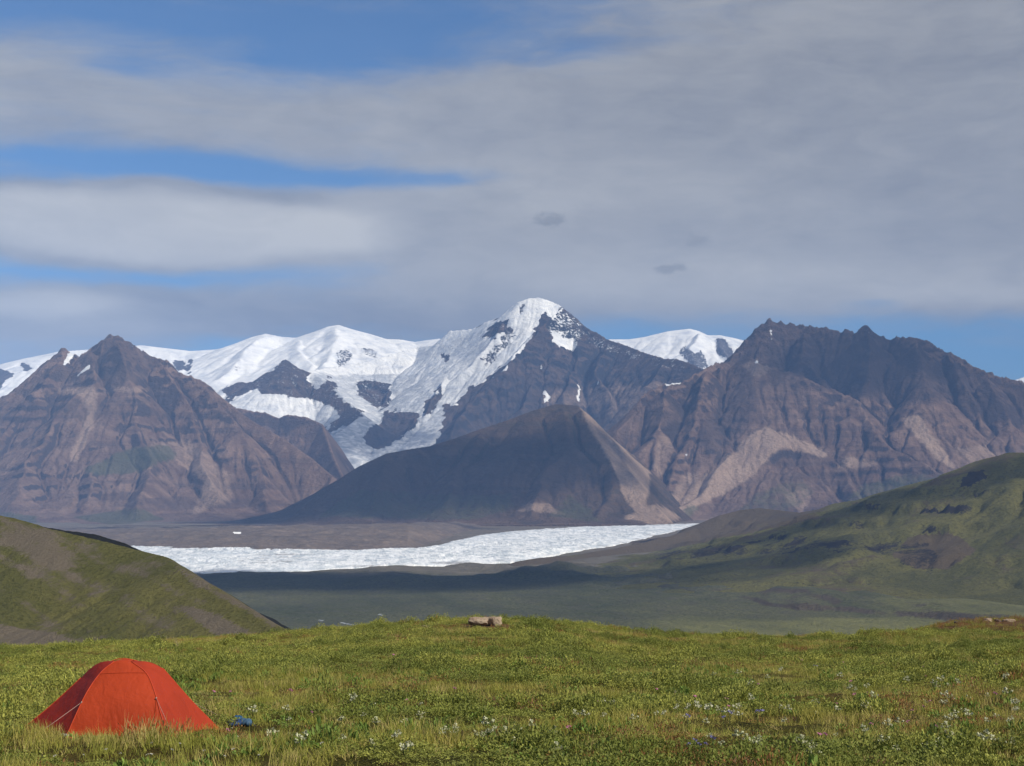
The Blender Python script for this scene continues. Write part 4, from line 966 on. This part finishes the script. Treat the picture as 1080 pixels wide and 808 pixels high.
# ---------------------------------------------------------------- the tent
def tent_fabric(name, c, tr=0.3):
    m, nt = new_mat(name); tc = nt.node('ShaderNodeTexCoord').outputs['Object']
    w = nt.noise(tc, 2.2, 4, .55, .5); f = nt.noise(nt.scale(tc, (9, 9, 3)), 1.0, 3, .5, .6)
    cc = nt.mix(nt.rng(w, .35, .65), c, tuple(x*.86 for x in c))
    bp = bump(nt, nt.m('ADD', w, nt.m('MULTIPLY', f, .35)), .8, .05)
    p = principled(nt, cc, .6, .15, bp)
    t = nt.node('ShaderNodeBsdfTranslucent'); nt.set(t.inputs[0], cc); nt.l.new(bp, t.inputs['Normal'])
    mx = nt.node('ShaderNodeMixShader'); mx.inputs[0].default_value = tr
    nt.l.new(p, mx.inputs[1]); nt.l.new(t.outputs[0], mx.inputs[2]); finish(nt, mx.outputs[0]); return m
def plain(name, c, rough=.6, metal=0.0):
    m, nt = new_mat(name); tc = nt.node('ShaderNodeTexCoord').outputs['Object']
    finish(nt, principled(nt, nt.mix(nt.rng(nt.noise(tc, 30, 3), .35, .7), c, tuple(x*.75 for x in c)), rough, .4, Metallic=metal)); return m

def bez(a, b, c, d, n):
    a, b, c, d = map(Vector, (a, b, c, d)); out = []
    for i in range(n+1):
        t = i/n; out.append(a*(1-t)**3+b*3*t*(1-t)**2+c*3*t*t*(1-t)+d*t**3)
    return out
def cat(pts, n):
    """smooth curve through the points, resampled to n+1"""
    pts = [Vector(p) for p in pts]; q = [pts[0]*2-pts[1]]+pts+[pts[-1]*2-pts[-2]]; dense = []
    for i in range(1, len(q)-2):
        for k in range(12):
            t = k/12; p0, p1, p2, p3 = q[i-1:i+3]
            dense.append(0.5*((2*p1)+(p2-p0)*t+(2*p0-5*p1+4*p2-p3)*t*t+(3*p1-p0-3*p2+p3)*t**3))
    dense.append(pts[-1])
    L = [0]
    for a, b in zip(dense[:-1], dense[1:]): L.append(L[-1]+(b-a).length)
    out = []; j = 0
    for i in range(n+1):
        s_ = L[-1]*i/n
        while j < len(L)-2 and L[j+1] < s_: j += 1
        f = (s_-L[j])/max(1e-9, L[j+1]-L[j]); out.append(dense[j].lerp(dense[j+1], min(1, max(0, f))))
    return out
def panel(name, cA, cB, root, mat, m=18, sag=0.04, out=Vector((0, 0, 0)), edge=None):
    """cloth stretched between two curves, sagging a little between them"""
    n = len(cA)-1; V = []; Q = []
    for i in range(n+1):
        for j in range(m+1):
            t = j/m; p = cA[i].lerp(cB[i], t)
            s_ = 4*t*(1-t)*math.sin(math.pi*min(1, max(0, .12+.76*i/n)))
            p = p+out*sag*s_
            V.append(tuple(p))
    for i in range(n):
        for j in range(m):
            a = i*(m+1)+j; Q.append((a, a+1, a+m+2, a+m+1))
    o = link(name, raw_mesh(name, V, Q), mat, root); return o

def tent():
    gx = lambda px: (px-134)/68.5
    root = empty('tent', (TX, TY, gz(TX, TY)+.03))
    tag(root, 'red two pole dome tent pitched in the meadow grass at the left', 'tent')
    def g(x, y): return gz(TX+x, TY+y)-root.location.z+0.0
    def G(x, y, dz=0.0): return (x, y, g(x, y)+dz)
    fab = tent_fabric('red_nylon', (.47, .058, .018), .28); fab_shade = tent_fabric('shaded_red_nylon', (.25, .022, .013), .12)  # second cloth: same red nylon, darkened for the shade on the left side
    fab_half_shade = tent_fabric('half_shaded_red_nylon', (.36, .040, .015), .2); trim = tent_fabric('pole_sleeve_cloth', (.48, .055, .02), .1); cord = plain('guy_cord', (.42, .30, .24)); metal = plain('stake_metal', (.45, .45, .47), .4, .8)  # first cloth: same nylon again, darkened less for the weaker light at right
    inner = tent_fabric('inner_cloth', (.35, .09, .05), .3)
    LF = G(-.65, -.62); RF = G(.89, -.55); LB = G(-.72, .95); RB = G(.80, 1.0)
    TL = G(-1.53, -.10, 0.03); TR = G(1.40, .72, 0.02)
    n = 24
    # two poles cross near the top
    AL = (-.20, .10, 1.075+0.0); AR = (.15, .12, 1.10)
    fl = cat([LF, (-.56, -.50, .30), (-.42, -.30, .68), (-.27, -.07, .95), (-.10, .05, 1.10)], n)
    fr = cat([RF, (.74, -.45, .35), (.60, -.28, .68), (.42, -.05, .93), (.16, .06, 1.10)], n)
    bl = cat([LB, (-.60, .82, .35), (-.46, .62, .70), (-.28, .38, .98), (-.10, .26, 1.09)], n)
    br = cat([RB, (.74, .85, .36), (.62, .66, .68), (.42, .42, .97), (.16, .28, 1.09)], n)
    # front wall, rear wall
    front = panel('front_panel', fl, fr, root, fab, 22, .045, Vector((0, -.6, .35)))
    panel('rear_panel', bl, br, root, fab, 22, .05, Vector((0, .6, .35)))
    # top cap over the crossing
    cap = []
    capQ = []
    m = 14
    for i in range(m+1):
        for j in range(m+1):
            u = i/m; v = j/m
            a = Vector(fl[-1]).lerp(Vector(fr[-1]), u); b = Vector(bl[-1]).lerp(Vector(br[-1]), u)
            p = a.lerp(b, v); p.z += .022*math.sin(math.pi*u)*math.sin(math.pi*v)+.012*math.sin(math.pi*v)
            cap.append(tuple(p))
    for i in range(m):
        for j in range(m):
            a = i*(m+1)+j; capQ.append((a, a+m+1, a+m+2, a+1))
    link('roof_cap', raw_mesh('roof_cap', cap, capQ), fab, root)
    # side walls: a brow at the cross pole's end, then the vestibule running to a single point
    bL = Vector((-.665, .22, .83)); bR = Vector((.585, .36, .955))
    def side(front, back, brow, toe, nm, sgn, nfr):
        # roof wing: from cap edge down to the brow line
        e0 = [front[-1].lerp(back[-1], k/n) for k in range(n+1)]
        k0 = int(n*nfr); A = front[k0]; B = back[k0]
        e1 = [A.lerp(brow, i/12) if i <= 12 else brow.lerp(B, (i-12)/12) for i in range(n+1)]
        V = []; Q = []; mm = 12
        for i in range(n+1):
            for j in range(mm+1):
                t = j/mm
                if i == 0: p = front[int(round(n-(n-k0)*t))] if False else e0[0].lerp(e1[0], t)
                p = e0[i].lerp(e1[i], t)
                w_ = abs(i/n-.5)*2
                # follow the poles at both ends
                def on(c, tt):
                    f = n-(n-k0)*tt; a_ = int(f); return c[a_].lerp(c[min(n, a_+1)], f-a_)
                fa = on(front, t)-e0[0].lerp(e1[0], t); ba = on(back, t)-e0[-1].lerp(e1[-1], t)
                q = i/n
                p = p+fa*(1-q)**2+ba*q**2
                p.z += (.085 if sgn < 0 else .035)*math.sin(math.pi*t)*(1-w_)
                V.append(tuple(p))
        for i in range(n):
            for j in range(mm):
                a = i*(mm+1)+j; f_ = (a, a+1, a+mm+2, a+mm+1); Q.append(f_ if sgn > 0 else f_[::-1])
        link('roof_wing', raw_mesh('roof_wing', V, Q), fab_shade if sgn < 0 else fab_half_shade, root)
        # two vestibule faces meet on a crease from brow to toe
        crease = cat([brow, brow.lerp(Vector(toe), .5)+Vector((0, 0, -.025)), toe], n)
        for fc, nmn, sg in ((front, 'vestibule_front', 1), (back, 'vestibule_back', -1)):
            top = [fc[k0].lerp(fc[0], i/n) for i in range(n+1)]
            pole = []
            for i in range(n+1):
                f = k0*(1-i/n); a_ = int(f); pole.append(fc[a_].lerp(fc[min(n, a_+1)], f-a_))
            V = []; Q = []; mm = 16; hem = []
            for i in range(n+1):
                for j in range(mm+1):
                    t = j/mm; p = pole[i].lerp(crease[i], t)
                    s_ = 4*t*(1-t)*math.sin(math.pi*i/n)
                    p = p+Vector((0, sg*.008, -.006))*s_*min(1, i/4)
                    if i == 0: pass
                    if i == n: p.z = max(p.z, g(p.x, p.y)+.015)+.03*math.sin(math.pi*t)
                    V.append(tuple(p))
            for i in range(n):
                for j in range(mm):
                    a = i*(mm+1)+j; Q.append((a, a+1, a+mm+2, a+mm+1))
            vest = link(nmn, raw_mesh(nmn, V, Q), fab_shade if sgn < 0 else fab_half_shade, root)
            first = vest if sg > 0 else first
        link('ridge_seam', raw_mesh('ridge_seam', *tube(crease, .007, 6)), trim, first)
        return crease
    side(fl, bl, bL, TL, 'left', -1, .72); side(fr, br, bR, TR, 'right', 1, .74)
    for c in (fl, fr, bl, br):
        link('pole_sleeve', raw_mesh('pole_sleeve', *tube([Vector(p)+Vector((0, 0, .004)) for p in c],   .0085, 8)), trim, root)
    link('brow_pole', raw_mesh('brow_pole', *tube(cat([bL, (-.3, .2, 1.035), (-.02, .2, 1.135), (.3, .25, 1.06), bR], 20), .006, 8)), trim, root)
    # seam across the front wall under the cap
    seam = []
    for j in range(23):
        t_ = j/22; i = 19; p = fl[i].lerp(fr[i], t_)+Vector((0, -.6, .35))*.045*4*t_*(1-t_)*math.sin(math.pi*(.12+.76*i/n)); seam.append(p+Vector((0, -.006, .003)))
    link('front_seam', raw_mesh('front_seam', *tube(seam, .0035, 5)), trim, front)
    # inner tent seen as a darker shape through the cloth
    V, Q = [], []
    ins = [Vector(p) for p in (LF, RF, RB, LB)]; ctr = sum(ins, Vector())/4
    ring = [ctr.lerp(p, .80) for p in ins]
    N_ = 10
    for k in range(N_+1):
        s_ = math.sqrt(max(0, 1-(k/N_)**2)); zz = .92*(k/N_)
        for p in ring: V.append(tuple(ctr+(p-ctr)*(.25+.75*s_)+Vector((0, .05, zz))))
    for k in range(N_):
        for j in range(4): a = k*4; Q.append((a+j, a+(j+1) % 4, a+4+(j+1) % 4, a+4+j))
    Q.append((N_*4, N_*4+1, N_*4+2, N_*4+3))
    link('inner_tent', raw_mesh('inner_tent', V, Q), inner, root, smooth=False)
    # guy lines and stakes
    def guy(a, b):
        b = Vector(G(b[0], b[1], .02)); a = Vector(a)
        gl = link('guy_line', raw_mesh('guy_line', *tube([a, a.lerp(b, .5)-Vector((0, 0, .01)), b], .003, 5)), cord, root)
        tv = Vector((b.x-a.x, b.y-a.y, 0)).normalized()*.02
        link('stake', raw_mesh('stake', *tube([b-tv*3+Vector((0, 0, -.12)), b+tv+Vector((0, 0, .03))], .007, 6)), metal, gl)
        link('guy_loop', raw_mesh('guy_loop', *tube([a+Vector((-.012, -.012, -.012)), a+Vector((.012, -.014, .012))], .009, 5)), cord, gl)
    guy(fl[10]+Vector((-.0, -.012, 0)), (-1.08, -1.05)); guy(fr[11]+Vector((.0, -.012, 0)), (1.12, -1.15))
    guy(bl[10], (-1.1, 1.5)); guy(br[10], (1.3, 1.7))
    for p in (LF, RF, LB, RB, TL, TR):
        p = Vector(p); d = (p-ctr); d.z = 0; d.normalize()
        link('stake', raw_mesh('stake', *tube([p+Vector((0, 0, -.1))+d*.01, p+d*.04+Vector((0, 0, .03))], .006, 6)), metal, root)
    return root
tent()

# ---------------------------------------------------------------- the blue bags by the shrub
def bag(px, py, w, h, d, col, label, rz, seed, tilt=0):
    x, y, z = at_px(px, py); y += .12
    root = empty('stuff_sack', (x, y, z), rz)
    r2 = np.random.default_rng(seed); V = []; Q = []; n, mseg = 20, 16
    for i in range(n+1):
        t_ = i/n; prof = (1-abs(2*t_-1)**5)**.5*(1 if t_ < .8 else 1-(t_-.8)*2.2)
        for k in range(mseg):
            a = 6.283*k/mseg; rr_ = 1+.10*math.sin(3*a+seed+4*t_)+.08*math.sin(17*t_+2*a)
            V.append(((t_-.5)*w, math.cos(a)*d/2*prof*rr_, h/2+math.sin(a)*h/2*prof*rr_))
    for i in range(n):
        for k in range(mseg): Q.append((i*mseg+k, i*mseg+(k+1) % mseg, (i+1)*mseg+(k+1) % mseg, (i+1)*mseg+k))
    link('sack_body', raw_mesh('sack_body', V, Q), tent_fabric('sack_cloth_%s' % seed, col, .05), root)
    e = w/2
    link('drawcord', raw_mesh('drawcord', *tube([(e-.01, 0, h*.5), (e+.02, .02, h*.45), (e+.05, -.01, h*.3), (e+.07, .02, .02)], .004, 5)), plain('cord_dark', (.08, .08, .09)), root)
    tag(root, label, 'bag'); return root
bag(246, 768.5, .26, .12, .16, (.02, .045, .12), 'dark blue stuff sack lying in the grass right of the tent', .3, 1)
bag(258, 768.5, .22, .13, .15, (.05, .10, .16), 'lighter grey blue stuff sack, right one of the two beside the tent', -.4, 2)
bag(250, 763.5, .18, .12, .12, (.02, .07, .14), 'small blue sack behind the two larger sacks', .8, 3)

# ---------------------------------------------------------------- clouds overhead (out of view, they shade parts of the land)
def cloud(tx, ty, tz, rx, ry, alt, rot=0, dens=.85, seed=0):
    sh = (alt-tz)/math.tan(SUN_EL); cx = tx+sh*math.sin(SUN_AZ); cy = ty+sh*math.cos(SUN_AZ)
    bm = bmesh.new(); bmesh.ops.create_icosphere(bm, subdivisions=5, radius=1)
    co = np.array([v.co[:] for v in bm.verts]); ang = np.arctan2(co[:, 1], co[:, 0])
    n = fbm(co[:, 0]*2+7*seed, co[:, 1]*2+co[:, 2], .9, 5, 300+seed)
    for v, c, k in zip(bm.verts, co, n):
        f = 1+.38*k; v.co = (c[0]*rx*f, c[1]*ry*f, c[2]*min(rx, ry)*.16*(1+.5*k))
    me = bpy.data.meshes.new('cloud'); bm.to_mesh(me); bm.free()
    m, nt = new_mat('cloud_vapour'); tc = nt.node('ShaderNodeTexCoord').outputs['Object']
    d_ = nt.v('LENGTH', nt.scale(tc, (1/rx, 1/ry, 0)))
    nn = nt.noise(nt.scale(tc, (1/rx, 1/rx, 1/rx)), 2.5, 5, .6)
    al = nt.rng(nt.m('ADD', d_, nt.m('MULTIPLY', nt.m('SUBTRACT', nn, .5), 1.2)), 1.05, .55, 0, dens)
    df = nt.node('ShaderNodeBsdfDiffuse', ins={0: (.85, .86, .88)}); tl = nt.node('ShaderNodeBsdfTranslucent', ins={0: (.8, .82, .85)})
    mx = nt.node('ShaderNodeMixShader'); mx.inputs[0].default_value = .5; nt.l.new(df.outputs[0], mx.inputs[1]); nt.l.new(tl.outputs[0], mx.inputs[2])
    tr = nt.node('ShaderNodeBsdfTransparent'); m2 = nt.node('ShaderNodeMixShader'); nt.l.new(al, m2.inputs[0]); nt.l.new(tr.outputs[0], m2.inputs[1]); nt.l.new(mx.outputs[0], m2.inputs[2])
    finish(nt, m2.outputs[0])
    o = link('cloud', me, m, loc=(cx, cy, alt)); o.rotation_euler.z = rot
    tag(o, 'flat grey white cloud drifting high over the valley', None, None, 'structure')
cloud(-700, 4150, -250, 1550, 520, 3600, .02, .80, 1)
cloud(-500, 10300, 150, 1750, 900, 6500, .12, .72, 2)
cloud(-1500, 8700, -200, 1500, 350, 6500, .1, .5, 5)
cloud(3400, 13300, 1300, 1500, 800, 7500, .1, .5, 3)
cloud(1000, 4650, -190, 620, 220, 3600, -.15, .42, 4)
cloud(-1900, 15600, 500, 1300, 900, 8500, -.2, .5, 6)

# ---------------------------------------------------------------- haze
def haze():
    bm = bmesh.new(); bmesh.ops.create_cube(bm, size=1)
    x0, x1, y0, y1, z0, z1 = -21500, 21500, -400, 31600, -345, 2760
    for v in bm.verts: v.co = ((x0+x1)/2+v.co.x*(x1-x0), (y0+y1)/2+v.co.y*(y1-y0), (z0+z1)/2+v.co.z*(z1-z0))
    me = bpy.data.meshes.new('haze'); bm.to_mesh(me); bm.free()
    m = bpy.data.materials.new('thin_air'); m.use_nodes = True; nt = NT(m.node_tree)
    v = nt.node('ShaderNodeVolumePrincipled'); v.inputs['Color'].default_value = (.34, .55, 1.0, 1); v.inputs['Density'].default_value = HAZE; v.inputs['Anisotropy'].default_value = -0.4
    o = nt.node('ShaderNodeOutputMaterial'); nt.l.new(v.outputs[0], o.inputs['Volume'])
    ob = link('haze', me, m, smooth=False); tag(ob, 'thin blue haze hanging in the mountain air', None, None, 'stuff')
HAZE = 3.0e-5
haze()

# ---------------------------------------------------------------- sky
def world():
    w = bpy.data.worlds.new('World'); scene.world = w; w.use_nodes = True; nt = NT(w.node_tree)
    sky = nt.node('ShaderNodeTexSky'); sky.sky_type = 'NISHITA'; sky.sun_disc = False
    sky.sun_elevation = SUN_EL; sky.sun_rotation = SUN_AZ; sky.altitude = 1300; sky.air_density = 1.0; sky.dust_density = 0.4; sky.ozone_density = 1.6
    g = nt.node('ShaderNodeTexCoord').outputs['Generated']
    s = nt.node('ShaderNodeSeparateXYZ', ins={0: g}); X_, Y_, Z_ = s.outputs
    az = nt.m('ARCTAN2', X_, Y_); el = nt.m('ARCTAN2', Z_, nt.m('SQRT', nt.m('ADD', nt.m('MULTIPLY', X_, X_), nt.m('MULTIPLY', Y_, Y_))))
    ae = nt.node('ShaderNodeCombineXYZ', ins={0: az, 1: el, 2: 0.0}).outputs[0]
    warp = nt.noise(nt.scale(ae, (5, 14, 1)), 1.0, 5, .55, 0, 'Color')
    wv = nt.v('MULTIPLY', nt.v('SUBTRACT', warp, (.5, .5, .5)), (.11, .030, 0))
    q = nt.v('ADD', ae, wv)
    def blob(px, py, rx, ry, slope=0.0, sharp=1.0):
        a = math.atan((px-CX)/F); e = math.atan((HY-py)/F*math.cos(a))
        d = nt.v('SUBTRACT', q, (a, e, 0))
        if slope:
            r = nt.node('ShaderNodeVectorRotate', rotation_type='Z_AXIS', ins={0: d}); r.inputs['Angle'].default_value = slope; d = r.outputs[0]
        d = nt.v('MULTIPLY', d, (F/rx, F/ry, 0)); l = nt.v('DOT_PRODUCT', d, d)
        return nt.m('POWER', 2.718, nt.m('MULTIPLY', nt.m('POWER', l, sharp), -1.0))
    def acc(lst):
        t_ = None
        for b, k in lst:
            v = nt.m('MULTIPLY', b, k); t_ = v if t_ is None else nt.m('ADD', t_, v)
        return t_
    fibre = nt.noise(nt.scale(q, (7, 42, 1)), 1.0, 7, .6, .4); puff = nt.noise(nt.scale(q, (16, 42, 1)), 1.0, 7, .6, .3); soft = nt.noise(nt.scale(q, (2.2, 9, 1)), 1.0, 4, .5)
    # how much cloud
    cov = acc([(blob(980, 150, 560, 190, 0, 1.5), 1.15), (blob(760, 250, 420, 85, 0, 1.3), .75), (blob(1150, 60, 560, 200, 0, 1.4), .5),
               (blob(220, 118, 330, 44, -.02, 1.2), .92), (blob(60, 60, 140, 34), .55), (blob(-200, 150, 250, 160), .6),
               (blob(170, 238, 250, 48, 0, 4.0), 1.2), (blob(470, 235, 180, 50), .75), (blob(60, 325, 170, 30, 0, 1.4), 1.1), (blob(330, 335, 280, 34, -.02, 1.4), 1.0), (blob(560, 290, 140, 45), .55),
               (blob(560, 130, 130, 60, 0, 1.2), .35), (blob(1070, 362, 90, 12), .45), (blob(1060, 300, 170, 24), .55), (blob(20, 385, 130, 34, 0, 1.5), .7), 
               (blob(450, 50, 190, 40, 0, 1.2), -.45), (blob(140, 68, 55, 12), -.55), (blob(250, 172, 330, 16, 0, 1), -.42), (blob(160, 286, 180, 9, -.03), -.55), (blob(60, 8, 260, 22), -.3), (blob(610, 62, 60, 18), -.25), (blob(640, 125, 70, 14), -.3), (blob(520, 175, 80, 16), -.3), (blob(1000, 360, 220, 34, 0, 1.5), -.55), (blob(640, 345, 110, 18), -.5), (blob(900, 318, 40, 8), -.5), (blob(350, 182, 180, 11, 0, 1), -.45), (blob(100, 165, 160, 10, 0, 1), -.3)])
    away = nt.rng(nt.m('ABSOLUTE', az), .45, .8); cov = nt.m('ADD', cov, nt.m('MULTIPLY', away, nt.rng(nt.noise(g, 1.6, 5, .6), .42, .6, 0, .9)))
    hi = nt.rng(el, .42, .62); cov = nt.m('ADD', cov, nt.m('MULTIPLY', nt.m('MULTIPLY', hi, nt.m('SUBTRACT', 1.0, away)), nt.rng(nt.noise(g, 2.6, 5, .6), .42, .58, 0, .8)))
    n_ = nt.m('ADD', nt.m('MULTIPLY', nt.m('SUBTRACT', fibre, .5), 1.35), nt.m('MULTIPLY', nt.m('SUBTRACT', soft, .5), .6))
    w4 = nt.noise(nt.scale(q, (34, 110, 1)), 1.0, 7, .65, .5); n_ = nt.m('ADD', n_, nt.m('MULTIPLY', nt.m('SUBTRACT', w4, .5), .5))
    c = nt.rng(nt.m('ADD', cov, n_), -.1, 1.2, 0.10, .92)
    c = nt.m('MULTIPLY', c, nt.rng(el, -.01, .03))
    # how bright it is
    bright = acc([(blob(165, 236, 245, 36, .012, 4.0), .95), (blob(360, 250, 60, 22), .45), (blob(100, 195, 240, 9), -.2), (blob(740, 295, 430, 34, 0, 1.2), .65), (blob(640, 225, 300, 40), .15), (blob(600, 195, 260, 40), .28), (blob(45, 322, 75, 17, 0, 1.6), 1.0), (blob(110, 350, 80, 12), .3), (blob(1030, 310, 140, 12), .35), (blob(20, 370, 90, 26), .25),
                  (blob(240, 110, 300, 40), .16), (blob(300, 330, 260, 30), -.25), (blob(900, 60, 420, 90), -.12), (blob(120, 200, 200, 8), -.1)])
    wisp = nt.noise(nt.scale(q, (26, 120, 1)), 1.0, 8, .68, .6)
    bright = nt.m('ADD', bright, nt.m('MULTIPLY', nt.m('SUBTRACT', wisp, .5), .4))
    br = nt.m('ADD', bright, nt.m('ADD', nt.m('MULTIPLY', nt.m('SUBTRACT', soft, .5), .8), nt.m('MULTIPLY', nt.m('SUBTRACT', puff, .5), 1.0))); br = nt.rng(br, -.35, 1.15, 0, 1, False)
    cc = nt.mix(br, CLOUD_D, CLOUD_B)
    # three small dark scraps of cloud
    w3 = nt.noise(nt.scale(ae, (90, 150, 1)), 1.0, 4, .6, 0, 'Color'); q = nt.v('ADD', q, nt.v('MULTIPLY', nt.v('SUBTRACT', w3, (.5, .5, .5)), (.022, .012, 0)))
    dk = acc([(blob(584, 234, 17, 8, 0, 1.5), 1.5), (blob(607, 215, 5, 4), .4), (blob(700, 283, 19, 9, 0, 1.5), 1.5), (blob(726, 250, 20, 8, .2, 1.5), 1.0), (blob(720, 263, 14, 3), .35)])
    dk = nt.rng(nt.m('ADD', dk, nt.m('MULTIPLY', nt.m('SUBTRACT', puff, .5), 1.6)), .25, 1.5, 0, 1)
    cc = nt.mix(nt.m('MULTIPLY', dk, .42), cc, tuple(x*.55 for x in CLOUD_D))
    sk = nt.mix(1.0, sky.outputs[0], SKY_TINT, 'MULTIPLY')
    out = nt.mix(c, sk, cc)
    bg = nt.node('ShaderNodeBackground'); nt.l.new(out, bg.inputs[0]); bg.inputs[1].default_value = SKY_S
    o = nt.node('ShaderNodeOutputWorld'); nt.l.new(bg.outputs[0], o.inputs[0])
    w.cycles.sampling_method = 'MANUAL'; w.cycles.sample_map_resolution = 512
SKY_S = 0.10
CLOUD_D = (2.5, 2.6, 2.85); CLOUD_B = (5.6, 5.5, 5.2); SKY_TINT = (.36, .66, .92)
world()

sun = bpy.data.lights.new('sun', 'SUN'); sun.energy = 4.6; sun.angle = R(.53); sun.color = (1, .94, .845)
so = bpy.data.objects.new('sun', sun); COL.objects.link(so); so.rotation_euler = SUN_DIR.to_track_quat('Z', 'Y').to_euler(); so.location = (0, 0, 60)

cam = bpy.data.cameras.new('camera'); co = bpy.data.objects.new('camera', cam); COL.objects.link(co)
co.location = (0, 0, 0); co.rotation_euler = (R(90), 0, 0)
cam.sensor_width = 36; cam.lens = 36*F/1080; cam.shift_y = (HY-404)/1080; cam.clip_start = .2; cam.clip_end = 200000
scene.camera = co
scene.view_settings.view_transform = 'Standard'; scene.view_settings.look = 'None'; scene.view_settings.exposure = 0.3; scene.view_settings.gamma = 1
scene.render.engine = 'CYCLES'
cy = scene.cycles; cy.use_denoising = True; cy.max_bounces = 5; cy.diffuse_bounces = 2; cy.glossy_bounces = 2; cy.transparent_max_bounces = 8; cy.volume_bounces = 0
cy.sample_clamp_indirect = 6
